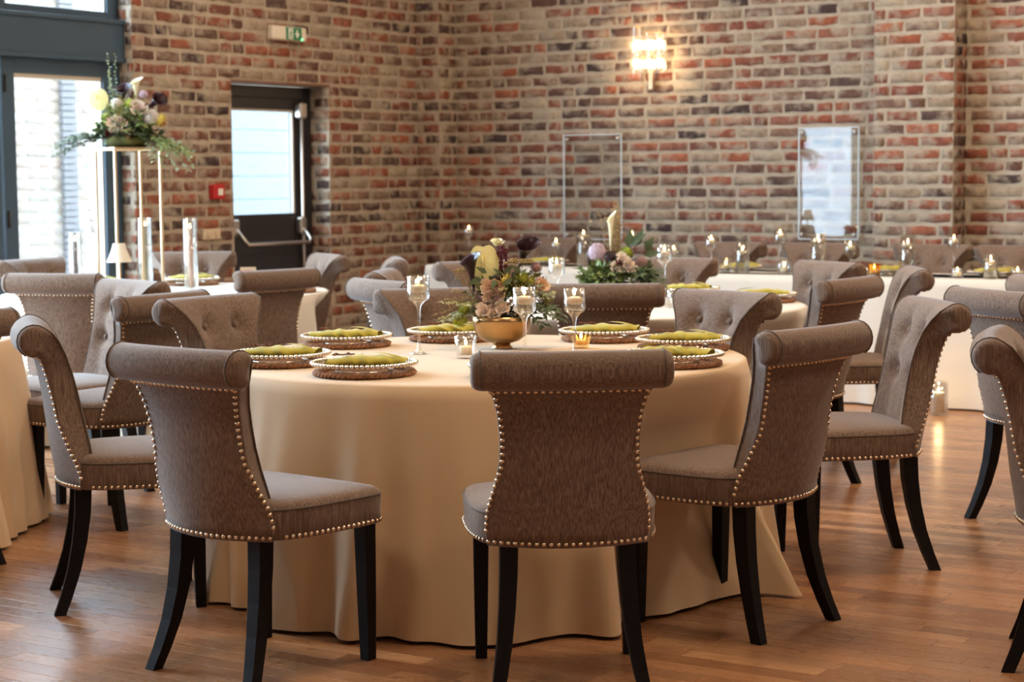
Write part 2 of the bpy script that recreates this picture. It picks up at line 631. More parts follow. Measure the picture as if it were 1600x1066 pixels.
def brickwork(parent, origin, ax, length, z_lo, z_hi, holes=(), seed=0, split=True, zsplit=0.66, meshes=BRICKS, offset=0.0, name='brick', mat='brick', cap=300):
    """lay courses in stretcher bond along ax (unit vector, front = ax turned -90 deg); each brick in view is an object of its own, the rest one joined part"""
    r = random.Random(seed)
    ax = Vector(ax)
    ang = math.atan2(ax.y, ax.x)
    origin = Vector(origin)
    rest = MB()
    laid = []
    k0 = int((z_lo - Z0) / COURSE) - 1
    rot = Matrix.Rotation(ang, 4, 'Z')
    for k in range(k0, 70):
        zc = Z0 + k * COURSE + BH / 2
        if zc - BH / 2 < z_lo - 0.002 or zc + BH / 2 > z_hi + 0.004:
            continue
        spans = [(0.0, length)]
        for (a, b, c, d) in holes:
            if zc + BH * 0.4 > c and zc - BH * 0.4 < d:
                ns = []
                for (p, q) in spans:
                    if b <= p or a >= q:
                        ns.append((p, q))
                    else:
                        if a > p:
                            ns.append((p, a))
                        if b < q:
                            ns.append((b, q))
                spans = ns
        x = -((k % 2) * 0.119 + offset) - r.uniform(0, 0.03)
        while x < length:
            L = BL * r.choice((1, 1, 1, 1, 0.97, 1.02, 1, 0.5)) + r.uniform(-0.006, 0.006)
            for (p, q) in spans:
                a, b = max(x, p + 0.003), min(x + L, q - 0.003)
                if b - a < 0.035:
                    continue
                c = origin + ax * ((a + b) / 2) + Vector((0, 0, zc + r.uniform(-0.002, 0.002)))
                sx = (b - a) / BL
                kk = r.randrange(len(meshes))
                tilt = r.uniform(-0.008, 0.008)
                laid.append((c, sx, kk, tilt, r.uniform(0.95, 1.03), split and zc > zsplit and in_view(c, 15)))
            x += L + 0.018
    near_ = sorted((q[0].length, i) for i, q in enumerate(laid) if q[5])
    single = {i for _, i in near_[:cap]}
    for i, (c, sx, kk, tilt, sz, _) in enumerate(laid):
        if i in single:
            o = bpy.data.objects.new(name, meshes[kk])
            C.objects.link(o)
            o.parent = parent
            o.location = c
            o.rotation_euler = (0, tilt, ang)
            o.scale = (sx, 1, sz)
        else:
            mtx = Matrix.Translation(c) @ rot @ Matrix.Diagonal((sx, 1, 1, 1))
            me = meshes[kk]
            rest.add([v.co for v in me.vertices], [tuple(pl.vertices) for pl in me.polygons], True, mtx)
    if rest.v:
        obj('brickwork', rest, mat, parent, kind='stuff')


# floor
fl = MB()
fl.box(-8.6, 5.0, -3.2, YB + 0.2, -0.12, -0.012)
floor = obj('floor', fl, 'subfloor', kind='structure')
PW = 0.078


def plank_mb(L, W, b=0.0012):
    mb = MB()
    x, y = L / 2 - 0.0004, W / 2 - 0.0004
    mb.rings([[(-x, -y, -0.012), (x, -y, -0.012), (x, y, -0.012), (-x, y, -0.012)],
              [(-x, -y, -b), (x, -y, -b), (x, y, -b), (-x, y, -b)],
              [(-x + b, -y + b, 0), (x - b, -y + b, 0), (x - b, y - b, 0), (-x + b, y - b, 0)]], True, False, True, False)
    return mb


PLANKS = [plank_mb(1.0, PW).mesh('plank', 'oak')]
cand = []
r_ = random.Random(3)
yy = -3.2
while yy < YB + 0.1:
    xx = -8.5 - r_.uniform(0, 0.5)
    while xx < 5:
        L = r_.choice((0.36, 0.48, 0.6, 0.42, 0.72))
        cand.append((xx + L / 2, yy + PW / 2, L))
        xx += L
    yy += PW
near = sorted([c for c in cand if in_view((c[0], c[1], 0), 30, 9)], key=lambda c: Vector((c[0], c[1])).length)[:300]
ns = set(near)
rest = MB()
for c in cand:
    if c in ns:
        o = bpy.data.objects.new('plank', PLANKS[0])
        C.objects.link(o)
        o.parent = floor
        o.location = (c[0], c[1], 0)
        o.scale = (c[2], 1, 1)
    elif c[1] > -3:
        p = plank_mb(c[2], PW)
        rest.add(p.v, p.f, False, Matrix.Translation((c[0], c[1], 0)))
obj('planking', rest, 'oak', floor, kind='stuff')

# back wall with two brick pilasters; alcove wall to the right of the second pilaster
PJ = 0.23
mb = MB()
mb.box(XL - 0.3, -4.3, YB, YB + 0.3, 0, H)
wall_back = obj('wall_back', mb, 'mortar', kind='structure')
brickwork(wall_back, (-8.19, YB, 0), (1, 0, 0), 8.19 - 4.72, 0, H - 0.1, seed=1)
mb = MB()
mb.box(-4.3, 5.0, YB, YB + 0.3, 0, H)
wall_alcove = obj('wall_back_right', mb, 'mortar', kind='structure')
brickwork(wall_alcove, (-4.165, YB, 0), (1, 0, 0), 5.6, 0, H - 0.1, seed=2, offset=0.07)


def pilaster(x0, x1, seed):
    p = MB()
    p.box(x0, x1, YB - PJ, YB - 0.001, 0, H)
    o = obj('wall_pilaster', p, 'mortar', kind='structure')
    brickwork(o, (x0, YB - PJ, 0), (1, 0, 0), x1 - x0, 0, H - 0.1, seed=seed)
    brickwork(o, (x1, YB - PJ, 0), (0, 1, 0), PJ, 0, H - 0.1, seed=seed + 1, offset=0.06)


pilaster(-8.44, -8.2, 11)
pilaster(-4.715, -4.17, 21)

# left wall: brick from the glazing to the corner, a door opening, piers between the glazed bays
DY0, DY1, DZ = 9.72, 10.77, 2.03
mb = MB()
T = 0.35
mb.box(XL - T, XL, 8.79, DY0, 0, H)
mb.box(XL - T, XL, DY1, YB + 0.3, 0, H)
mb.box(XL - T, XL, DY0, DY1, DZ, H)
mb.box(XL - T, XL, -3.2, 8.79, 4.05, H)
mb.box(XL - T, XL, -3.2, 2.8, 0, 4.05)
wall_left = obj('wall_left', mb, 'mortar', kind='structure')
brickwork(wall_left, (XL, 8.785, 0), (0, 1, 0), YB - PJ - 8.785, 0, H - 0.1, holes=((DY0 - 8.785, DY1 - 8.785, -1, DZ),), seed=5, cap=258)
brickwork(wall_left, (XL - 0.115, 8.79, 0), (1, 0, 0), 0.115, 0, H - 0.1, seed=6, offset=0.03)
brickwork(wall_left, (XL - 0.17, DY1, 0), (1, 0, 0), 0.17, 0, DZ, seed=7, offset=0.05)
for (a, b) in ((-3.2, 2.8),):
    brickwork(wall_left, (XL, a, 0), (0, 1, 0), b - a, 0, 4.0, seed=int(a * 10) + 50, split=False)
mb = MB()
mb.box(5.0, 5.2, -3.4, YB + 0.3, 0, H)
obj('wall_right', mb, 'plaster', kind='structure')
mb = MB()
mb.box(XL - 0.35, 5.2, -3.4, -3.2, 0, H)
obj('wall_front', mb, 'plaster', kind='structure')
mb = MB()
mb.box(XL - 0.35, 5.2, -3.4, YB + 0.3, H, H + 0.2)
obj('ceiling', mb, 'plaster', kind='structure')

# glazing along the left wall
XG = XL - 0.11
wn = 0


def leaf_window(y0, y1, z0, z1, hinge=False, blind=False, st=0.1, sr=0.1):
    global wn
    wn += 1
    fm = MB()
    a, b = y0 + 0.004, y1 - 0.004
    for (p, q, r0, r1) in ((a, a + st, z0, z1), (b - st - 0.05, b, z0, z1), (a + st, b - st - 0.05, z0, z0 + sr), (a + st, b - st - 0.05, z1 - sr, z1)):
        fm.bbox(XG - 0.07, XG, p, q, r0, r1, 0.004)
    o = obj('window_%d' % wn, fm, 'frame', kind='structure')
    g = MB()
    g.box(XG - 0.045, XG - 0.039, a + st - 0.005, b - st - 0.045, z0 + sr - 0.005, z1 - sr + 0.005)
    obj('pane', g, 'pane', o)
    bd = MB()
    for (p, q, r0, r1) in ((a + st, a + st + 0.012, z0 + sr, z1 - sr), (b - st - 0.062, b - st - 0.05, z0 + sr, z1 - sr)):
        bd.box(XG - 0.037, XG - 0.02, p, q, r0, r1)
    obj('glazing_bead', bd, 'white_plastic', o)
    if blind:
        h = MB()
        h.bbox(XG - 0.036, XG - 0.012, a + st + 0.005, b - st - 0.055, z1 - sr - 0.028, z1 - sr + 0.004, 0.003)
        obj('blind_headrail', h, 'blind', o)
    if hinge:
        for zz in (0.35, 1.15, 1.95):
            h = MB()
            h.tube([(XG + 0.006, a + 0.02, zz - 0.05), (XG + 0.006, a + 0.02, zz + 0.05)], 0.009, 8)
            obj('hinge', h, 'door', o)
    return o


leaf_window(2.81, 5.80, 0.0, 2.116, st=0.05, sr=0.06)
leaf_window(2.81, 5.80, 2.36, 4.05, st=0.05, sr=0.06)
for base in (7.81, 6.81, 5.81):
    leaf_window(base, base + 0.99, 0.0, 2.116, hinge=base > 3, blind=base > 7)
    leaf_window(base, base + 0.99, 2.36, 4.05, st=0.05, sr=0.06)
mb = MB()
for (a, b) in ((2.8, 8.815),):
    mb.bbox(XG - 0.08, XG + 0.05, a, b, 2.112, 2.37, 0.006)
    mb.bbox(XG + 0.05, XG + 0.062, a, b, 2.345, 2.372, 0.003)
    mb.bbox(XG + 0.05, XG + 0.062, a, b, 2.11, 2.135, 0.003)
obj('trim_1', mb, 'frame', kind='structure')
mb = MB()
mb.bbox(XL - 0.17, XL + 0.004, DY0, DY1 + 0.02, DZ - 0.004, DZ + 0.012, 0.002)
obj('trim_2', mb, simple('steel_lintel', lin((126, 88, 66)), 0.5), kind='structure')

# emergency exit door
XD = XL - 0.17
mb = MB()
for (a, b, c, d) in ((DY0, DY0 + 0.05, 0, DZ - 0.01), (DY1 - 0.10, DY1 - 0.002, 0, DZ - 0.01), (DY0 + 0.05, DY1 - 0.10, DZ - 0.09, DZ - 0.01)):
    mb.bbox(XD - 0.08, XD + 0.01, a, b, c, d, 0.004)
door = obj('door_1', mb, 'door', kind='structure')
L0, L1 = DY0 + 0.055, DY1 - 0.105
mb = MB()
for (a, b, c, d) in ((L0, L0 + 0.13, 0.01, DZ - 0.085), (L1 - 0.07, L1, 0.01, DZ - 0.085), (L0 + 0.13, L1 - 0.07, 1.86, DZ - 0.085), (L0 + 0.13, L1 - 0.07, 0.01, 1.13)):
    mb.bbox(XD - 0.06, XD - 0.008, a, b, c, d, 0.004)
obj('door_leaf', mb, 'door', door)
mb = MB()
mb.box(XD - 0.035, XD - 0.03, L0 + 0.125, L1 - 0.065, 1.125, 1.865)
obj('pane', mb, 'pane', door)
mb = MB()
for (a, b, c, d) in ((L0 + 0.13, L1 - 0.07, 1.845, 1.86), (L1 - 0.085, L1 - 0.07, 1.13, 1.845)):
    mb.box(XD - 0.03, XD - 0.012, a, b, c, d)
obj('glazing_bead', mb, 'blind', door)
mb = MB()
mb.tube([(XD + 0.03, L1 - 0.03, 0.02), (XD + 0.03, L1 - 0.03, 1.9)], 0.012, 8)
obj('vertical_rod', mb, 'steel', door)
mb = MB()
mb.bbox(XD - 0.005, XD + 0.06, L1 - 0.07, L1 + 0.01, 1.80, 1.92, 0.015)
obj('top_latch', mb, 'steel', door)
mb = MB()
for yy in (L1 - 0.04, L0 + 0.12):
    mb.bbox(XD - 0.005, XD + 0.05, yy - 0.035, yy + 0.035, 0.98, 1.10, 0.012)
obj('latch_box', mb, 'steel', door)
mb = MB()
mb.tube([(XD + 0.03, L1 - 0.04, 1.04), (XD + 0.11, L1 - 0.05, 0.95), (XD + 0.12, L1 - 0.07, 0.925), (XD + 0.12, L0 + 0.15, 0.925), (XD + 0.11, L0 + 0.13, 0.95), (XD + 0.03, L0 + 0.12, 1.04)], 0.013, 8)
obj('push_bar', mb, 'steel', door)

# outside: pale brick building across a paved passage, ribbed cladding, railing
mb = MB()
mb.box(-11.2, -10.6, 8.9, 11.4, -0.3, 3.2)
ext = obj('neighbouring_building', mb, 'mortar_pale', label='pale brick building seen through the glazed doors', cat='building')
brickwork(ext, (-10.6, 8.9, 0), (0, 1, 0), 2.5, 0, 3.1, seed=90, split=False, meshes=BRICKS_PALE, mat='brick_pale')
mb = MB()
for i in range(66):
    zz = -0.2 + i * 0.05
    mb.bbox(-10.66, -10.56, 10.29, 10.44, zz, zz + 0.046, 0.006)
obj('ribbed_pier', mb, 'grey_clad', ext)
mb = MB()
mb.box(-10.9, -10.7, 11.4, 16.0, -0.3, 3.2)
clad = obj('clad_building', mb, 'cladding', label='pale blue clad wall seen through the exit door pane', cat='building')
for i in range(17):
    p = MB()
    p.bbox(-10.71, -10.675, 11.42, 16.0, -0.2 + i * 0.2, -0.2 + i * 0.2 + 0.197, 0.003)
    obj('cladding_board', p, 'cladding', clad)
mb = MB()
mb.box(-40, XL - 0.36, -20, 30, -0.4, -0.3)
obj('paving', mb, 'paving', kind='structure')
mb = MB()
mb.tube([(-10.2, 7.6, 0.95), (-10.2, 9.3, 0.95)], 0.02, 6)
for i in range(6):
    mb.tube([(-10.2, 7.6 + i * 0.34, -0.3), (-10.2, 7.6 + i * 0.34, 0.95)], 0.015, 6)
obj('railing', mb, 'grey_clad', label='thin grey metal railing outside the glazed doors', cat='railing')

# ------------------------------------------------------------------ wall fittings
es = empty('exit_sign', (XL + 0.006, 10.285, 2.372), 0, 'green and white emergency exit light box above the door', 'sign')
mb = MB()
mb.bbox(-0.004, 0.05, -0.185, 0.185, -0.048, 0.048, 0.01)
obj('housing', mb, 'white_plastic', es)
mb = MB()
mb.box(0.05, 0.052, -0.045, 0.125, -0.043, 0.043)
obj('green_panel', mb, 'green', es)
mb = MB()
mb.box(0.052, 0.0535, -0.02, 0.03, -0.038, 0.038)
obj('white_doorway', mb, 'sign_white', es)
mb = MB()
mb.sphere((0.0545, 0.008, 0.024), 0.006, 8, 5, (0.3, 1, 1))
for a, b in (((0.006, 0.016), (0.0, -0.006)), ((0.0, -0.006), (0.014, -0.016)), ((0.014, -0.016), (0.01, -0.032)), ((0.0, -0.006), (-0.01, -0.03)), ((0.005, 0.012), (0.02, 0.004)), ((0.005, 0.012), (-0.01, 0.002))):
    mb.tube([(0.0545, a[0], a[1]), (0.0545, b[0], b[1])], 0.003, 4)
obj('running_figure', mb, 'green', es)
mb = MB()
mb.add([(0.0535, 0.066, 0.028), (0.0535, 0.082, 0.028), (0.0535, 0.082, 0.006), (0.0535, 0.1, 0.006), (0.0535, 0.074, -0.032), (0.0535, 0.048, 0.006), (0.0535, 0.066, 0.006)],
       [(0, 6, 2, 1), (3, 2, 6, 5), (3, 5, 4)], False)
obj('down_arrow', mb, 'sign_white', es)
mb = MB()
mb.sphere((0.053, 0.125, -0.036), 0.007, 8, 5)
obj('status_led', mb, 'led', es)

al = empty('fire_alarm_point', (XL + 0.006, 9.525, 1.292), 0, 'small red fire alarm call point on the brick wall', 'fire alarm')
mb = MB()
mb.bbox(-0.004, 0.045, -0.055, 0.055, -0.048, 0.048, 0.006)
obj('housing', mb, 'red', al)
mb = MB()
mb.box(0.045, 0.047, -0.012, 0.034, -0.022, 0.022)
obj('white_panel', mb, 'sign_white', al)
sw = empty('light_switch', (XL + 0.006, 9.48, 1.014), 0, 'cream double light switch plate low on the brick wall', 'switch')
mb = MB()
mb.bbox(-0.004, 0.014, -0.085, 0.085, -0.036, 0.036, 0.004)
obj('plate', mb, 'cream_plastic', sw)
for q in (-0.04, 0.04):
    mb = MB()
    mb.bbox(0.013, 0.022, q - 0.014, q + 0.014, -0.02, 0.02, 0.003)
    obj('rocker', mb, 'cream_plastic', sw)


def acrylic(x0, x1, z0, z1, label):
    o = empty('acrylic_panel', ((x0 + x1) / 2, YB - 0.03, (z0 + z1) / 2), 0, label, 'panel', 'clear panels bolted to the brick wall')
    hx, hz = (x1 - x0) / 2, (z1 - z0) / 2
    p = MB()
    p.box(-hx + 0.008, hx - 0.008, -0.010, -0.004, -hz + 0.008, hz - 0.008)
    obj('sheet', p, 'acrylic', o)
    e = MB()
    for (a, b, c, d) in ((-hx, -hx + 0.009, -hz, hz), (hx - 0.009, hx, -hz, hz), (-hx, hx, -hz, -hz + 0.009), (-hx, hx, hz - 0.009, hz)):
        e.bbox(a, b, -0.012, -0.003, c, d, 0.002)
    obj('bevelled_edge', e, 'acrylic_edge', o)
    for sx in (-1, 1):
        for sz in (-1, 1):
            s = MB()
            m = Matrix.Translation((sx * (hx - 0.032), 0.03, sz * (hz - 0.035))) @ Matrix.Rotation(PI / 2, 4, 'X')
            s.lathe([(0.007, 0.0), (0.007, 0.034), (0.013, 0.036), (0.013, 0.05), (0.010, 0.054), (0.002, 0.055)], 14, True, True, True, m)
            obj('standoff_bolt', s, 'steel', o)
    return o


acrylic(-7.219, -6.724, 0.905, 1.68, 'clear acrylic wall panel on four bolts, the left one behind the flowers')
acrylic(-5.337, -4.892, 0.925, 1.692, 'clear acrylic wall panel with bright window reflection, nearest the brick pilaster')

sco = empty('wall_sconce', (-6.47, YB - 0.012, 2.22), 0, 'lit bronze wall sconce with clear glass tubes on the brick wall', 'wall lamp')
mb = MB()
mb.bbox(-0.03, 0.03, -0.025, 0.008, -0.11, 0.11, 0.006)
obj('back_plate', mb, 'bronze', sco)
mb = MB()
mb.bbox(-0.021, 0.021, -0.06, -0.025, -0.235, -0.02, 0.004)
for sx in (-0.085, 0.0, 0.09):
    mb.tube([(0, -0.03, 0), (sx, -0.075, 0)], 0.008, 6)
obj('stem', mb, 'bronze', sco)
for (sx, sy, sr, za, zb) in ((-0.085, -0.10, 0.052, -0.15, 0.21), (0.0, -0.075, 0.04, -0.11, 0.17), (0.09, -0.08, 0.05, -0.12, 0.165)):
    g = MB()
    rr = []
    for (zz, tl) in ((za, 0.05), (za + 0.08, 0.0), (zb - 0.05, 0.0), (zb, 0.0)):
        rr.append([(sx + sr * math.cos(t), sy + sr * math.sin(t), zz - tl * math.cos(t) * (1 if sx < 0 else -1)) for t in [2 * PI * k / 20 for k in range(20)]])
    g.rings(rr)
    tb = obj('glass_tube', g, 'tube_glass', sco)
    rim = MB()
    rim.tube([(sx + sr * math.cos(2 * PI * k / 20), sy + sr * math.sin(2 * PI * k / 20), zb) for k in range(20)], 0.0025, 5, closed=True)
    obj('bronze_rim', rim, 'bronze', tb)
    for zz in (-0.05, 0.085):
        b_ = MB()
        b_.sphere((sx, sy, zz), 0.024, 12, 8, (1, 1, 1.5))
        obj('bulb', b_, 'bulb', tb)
        pl = bpy.data.lights.new('bulb_light', 'POINT')
        pl.energy, pl.color, pl.shadow_soft_size = 3.6, (1.0, 0.72, 0.42), 0.03
        po = bpy.data.objects.new('bulb_light', pl)
        C.objects.link(po)
        po.location = (-6.47 + sx, YB - 0.012 + sy - 0.035, 2.22 + zz)
        b_ = MB()
        b_.tube([(sx, sy, zz - 0.03 if zz > 0 else zz + 0.03), (sx, sy, 0.018)], 0.013, 8)
        obj('lamp_holder', b_, 'bronze', tb)

# ------------------------------------------------------------------ dining chair
REAR = [(-.226, .398, .212, .066), (-.232, .44, .216, .070), (-.240, .49, .213, .062), (-.247, .53, .203, .050), (-.253, .58, .189, .038), (-.260, .64, .180, .032), (-.267, .70, .180, .028), (-.277, .76, .187, .024), (-.287, .805, .199, .021), (-.295, .826, .209, .02)]
ROLLC, ROLLR, ROLLW = (-.308, .879), .0515, .234
FRONT = [(-.255, .903, .222, .02), (-.235, .872, .196, .022), (-.216, .83, .166, .022), (-.197, .77, .145, .022), (-.182, .71, .138, .022), (-.170, .65, .138, .022), (-.158, .59, .145, .022), (-.148, .54, .155, .022), (-.142, .50, .165, .022), (-.14, .44, .17, .022)]


FRONTF = []
for _a, _b in zip(FRONT, FRONT[1:]):
    _n = max(1, int((_a[1] - _b[1]) / .0125))
    for _k in range(_n):
        FRONTF.append(tuple(p + (q - p) * _k / _n for p, q in zip(_a, _b)))
FRONTF.append(FRONT[-1])


def chair_profile():
    P = list(REAR)
    for i in range(12):
        a = math.radians(-78 - i * (230 / 11))
        P.append((ROLLC[0] + ROLLR * math.cos(a), ROLLC[1] + ROLLR * math.sin(a), ROLLW, .018))
    return P + FRONTF


PROF = chair_profile()
NP_ = len(PROF)


def inset(poly, d):
    n = len(poly)
    out = []
    for i in range(n):
        p, q, r = Vector(poly[i - 1]), Vector(poly[i]), Vector(poly[(i + 1) % n])
        t = (r - p).normalized()
        nrm = Vector((t.y, -t.x))
        out.append(q + nrm * d)
    return out


def tuft(x, z):
    d = 0
    for bx in (-.08, .08):
        for bz in (.818, .675):
            d += .030 * math.exp(-((x - bx) ** 2 + (z - bz) ** 2) / (2 * .024 ** 2))
        if .5 < z < .90:
            d += .006 * math.exp(-((x - bx) / .03) ** 2)
    return d


def make_back():
    mb = MB()
    NU = 33
    rings = []
    poly = [(p[0], p[1]) for p in PROF]
    area2 = sum(poly[i - 1][0] * poly[i][1] - poly[i][0] * poly[i - 1][1] for i in range(NP_))
    sgn = 1 if area2 < 0 else -1
    us = [-1 + 2 * i / (NU - 1) for i in range(NU)]

    nr = len(REAR)
    wt = [1.0 if nr <= i < nr + 12 else .3 for i in range(NP_)]
    wt[nr - 1] = wt[nr + 12] = .6

    def ring(u, dx=0.0, ins=0.0):
        full = poly if ins == 0 else inset(poly, ins * sgn)
        out = []
        for i, p in enumerate(PROF):
            q0, q1 = Vector(poly[i]), Vector(full[i])
            q = q0.lerp(q1, wt[i])
            x = u * p[2] + math.copysign(dx * (wt[i] if wt[i] > .9 else wt[i] * .6), u)
            y, z = q[0] + p[3] * u * u, q[1]
            if i >= NP_ - len(FRONTF) - 1:
                y -= tuft(x, z) * (1 - u ** 8)
            out.append((x, y, z))
        return out
    dome = ((.029, .030), (.0285, .018), (.025, .010), (.018, .0045), (.009, .0012))
    for dx, ins in dome:
        rings.append(ring(-1, dx, ins))
    for u in us:
        rings.append(ring(u))
    for dx, ins in reversed(dome):
        rings.append(ring(1, dx, ins))
    mb.rings(rings, True, False, False, True)
    n0 = len(rings[0])
    # close each side by zipping the rear edge to the front edge
    mid = nr + 6
    A = list(range(0, mid + 1))
    B = list(range(n0 - 1, mid, -1))

    def prog(i):
        z = PROF[i][1]
        if nr <= i <= mid:
            return .83 + (i - nr) * .02
        if mid < i < nr + 12:
            return .83 + (nr + 12 - i) * .02
        return min(z, .826)
    for base, flip in ((0, False), (len(mb.v) - n0, True)):
        i = j = 0
        while i < len(A) - 1 or j < len(B) - 1:
            if j >= len(B) - 1 or (i < len(A) - 1 and prog(A[i + 1]) <= prog(B[j + 1])):
                tri = (A[i], A[i + 1], B[j])
                i += 1
            else:
                tri = (A[i], B[j + 1], B[j])
                j += 1
            mb.f.append(tuple(base + q for q in (reversed(tri) if flip else tri)))
            mb.sm.append(True)
    return mb


def spline(pts, n, closed=False):
    pts = [Vector(p) for p in pts]
    m = len(pts)
    out = []
    segs = m if closed else m - 1
    for i in range(segs):
        p0 = pts[(i - 1) % m] if closed or i > 0 else pts[0]
        p1, p2 = pts[i], pts[(i + 1) % m]
        p3 = pts[(i + 2) % m] if closed or i + 2 < m else pts[-1]
        for k in range(n):
            t = k / n
            out.append(0.5 * ((2 * p1) + (-p0 + p2) * t + (2 * p0 - 5 * p1 + 4 * p2 - p3) * t * t + (-p0 + 3 * p1 - 3 * p2 + p3) * t ** 3))
    if not closed:
        out.append(pts[-1])
    return out


HALF = [(0, .262), (.12, .261), (.205, .256), (.243, .240), (.259, .205), (.262, .12), (.257, .01), (.248, -.06), (.234, -.115), (.210, -.152), (.16, -.178), (.08, -.190)]
OUTL = HALF + [(0, -.195)] + [(-x, y) for x, y in reversed(HALF[1:])]
SEATO = [(p.x, p.y) for p in spline([(x, y, 0) for x, y in OUTL], 2, True)]


def seat_ring(ins, z):
    out = inset(SEATO, ins)
    return [(p.x, p.y, z) for p in out]


def resample(pts, step):
    pts = [Vector(p) for p in pts]
    out = [pts[0].copy()]
    acc = 0.0
    for a, b in zip(pts, pts[1:]):
        L = (b - a).length
        t = step - acc
        while t <= L:
            out.append(a.lerp(b, t / L))
            t += step
        acc = (acc + L) % step if False else (L - (t - step))
    return out


def make_seat():
    mb = MB()
    s = 1 if sum(SEATO[i - 1][0] * SEATO[i][1] - SEATO[i][0] * SEATO[i - 1][1] for i in range(len(SEATO))) < 0 else -1
    R_ = [(0.03, .400), (.004, .400), (0, .404), (0, .44), (-.002, .465), (0.0, .482), (.006, .494), (.018, .502)]
    rr = [seat_ring(i * s, z) for i, z in R_]
    for k, z in ((.88, .509), (.74, .514), (.55, .518)):
        rr.append([(p[0] * k, .03 + (p[1] - .03) * k, z) for p in rr[len(R_) - 1]])
    c = [(p[0] * .4, .03 + (p[1] - .03) * .4, .520) for p in rr[-1]]
    mb.rings(rr + [c], True, True, True, True)
    return mb, s


def make_chair():
    t = empty('dining_chair', (0, 0, 0), 0, 'x', 'chair', 'grey roll-back dining chairs')
    bk = obj('backrest', make_back(), 'fabric', t, fix=True)
    sm, s = make_seat()
    st = obj('seat', sm, 'fabric', t, fix=True)
    # welts
    for sg in (-1, 1):
        w_ = MB()
        idx = list(range(len(REAR) + 2, NP_ - 2))
        w_.tube([(sg * (PROF[i][2] + .005), PROF[i][0] + PROF[i][3], PROF[i][1]) for i in idx], .0032, 5)
        obj('piping', w_, 'piping', bk)
    w_ = MB()
    ring = seat_ring(-.001 * s, .484)
    w_.tube([p for p in ring if p[1] > -.10 or True], .003, 5, closed=True)
    obj('piping', w_, 'piping', st)
    for bx in (-.08, .08):
        for bz in (.818, .675):
            b_ = MB()
            yy = None
            for a, b in zip(FRONT, FRONT[1:]):
                if b[1] <= bz <= a[1]:
                    k = (bz - b[1]) / (a[1] - b[1])
                    yy = b[0] + (a[0] - b[0]) * k + .022 * (bx / (b[2] + (a[2] - b[2]) * k)) ** 2
            b_.sphere((bx, yy - tuft(bx, bz) + .009, bz), .0135, 10, 6, (1, .65, 1))
            obj('button', b_, 'fabric', bk)
    # legs
    for sx in (-1, 1):
        lg = MB()
        rr = []
        for (x, y, z, hw, hd) in ((.212, .205, .402, .022, .022), (.213, .207, .2, .0195, .0195), (.214, .209, .0, .016, .016)):
            rr.append([(sx * (x - hw), y - hd, z), (sx * (x - hw), y + hd, z), (sx * (x + hw), y + hd, z), (sx * (x + hw), y - hd, z)])
        lg.rings(rr, True, True, True, False)
        obj('leg', lg, 'leg', t, fix=True)
        lg = MB()
        rr = []
        for (x, y, z, hw, hd) in ((.158, -.150, .402, .024, .026), (.160, -.154, .32, .0235, .025), (.165, -.166, .23, .022, .023), (.174, -.186, .14, .020, .021), (.187, -.212, .06, .0185, .019), (.199, -.235, .0, .017, .018)):
            rr.append([(sx * (x - hw), y - hd, z), (sx * (x - hw), y + hd, z), (sx * (x + hw), y + hd, z), (sx * (x + hw), y - hd, z)])
        lg.rings(rr, True, True, True, False)
        obj('leg', lg, 'leg', t, fix=True)
    # nail heads
    nm = MB()

    def nails(path, nf, step=.0195, r=.0064):
        for p in resample(path, step):
            n_ = Vector(nf(p)).normalized()
            q = n_.to_track_quat('Z', 'Y').to_matrix().to_4x4()
            m = Matrix.Translation(p + n_ * .0005) @ q
            nm.lathe([(r, 0), (r * .78, r * .5), (r * .12, r * .75)], 7, False, True, True, m)
    rear_y = lambda z, u: [a[0] + (b[0] - a[0]) * (z - a[1]) / (b[1] - a[1]) + (a[3] + (b[3] - a[3]) * (z - a[1]) / (b[1] - a[1])) * u * u for a, b in zip(REAR, REAR[1:]) if a[1] <= z <= b[1]][0]
    rear_w = lambda z: [a[2] + (b[2] - a[2]) * (z - a[1]) / (b[1] - a[1]) for a, b in zip(REAR, REAR[1:]) if a[1] <= z <= b[1]][0]
    for sg in (-1, 1):
        path = [(sg * (rear_w(z) * .985), rear_y(z, .985), z) for z in [.82 - i * .012 for i in range(19)]]
        z1 = path[-1][2]
        path += [(sg * (rear_w(z) + .003), rear_y(z, 1) + .004, z) for z in [z1 - i * .012 for i in range(1, 15)] if z > .418]
        nails(path, lambda p, sg=sg: (sg * .55, -1, 0) if p.z > .58 else (sg, -.7, 0))
    nails([(-.21 + i * .01, rear_y(.823, (-.21 + i * .01) / .217) - .001, .823) for i in range(43)], lambda p: (0, -1, -.4))
    base = [Vector((u * .213, rear_y(.409, u) - .0005, .409)) for u in [-1 + i / 20 for i in range(41)]]
    nails(base, lambda p: (p.x * 2.2, -.6, 0))
    side = [Vector((x, y, .409)) for x, y in SEATO if x > 0 and y > -.145]
    side.sort(key=lambda p: (-p.y, p.x) if p.y > .22 else (-p.y, 0))
    fr = [Vector((x, y, .409)) for x, y in SEATO if y > .23]
    fr.sort(key=lambda p: p.x)
    right = [Vector((x, y, .409)) for x, y in SEATO if x > .2 and -.145 < y <= .235]
    right.sort(key=lambda p: p.y)
    left = [Vector((-p.x, p.y, p.z)) for p in right]
    nails(left + fr + list(reversed(right)), lambda p: (p.x * 3, p.y * 2 if p.y > .2 else 0, 0))
    obj('nail_trim', nm, 'nail', t, kind='stuff')
    return t


CH = make_chair()
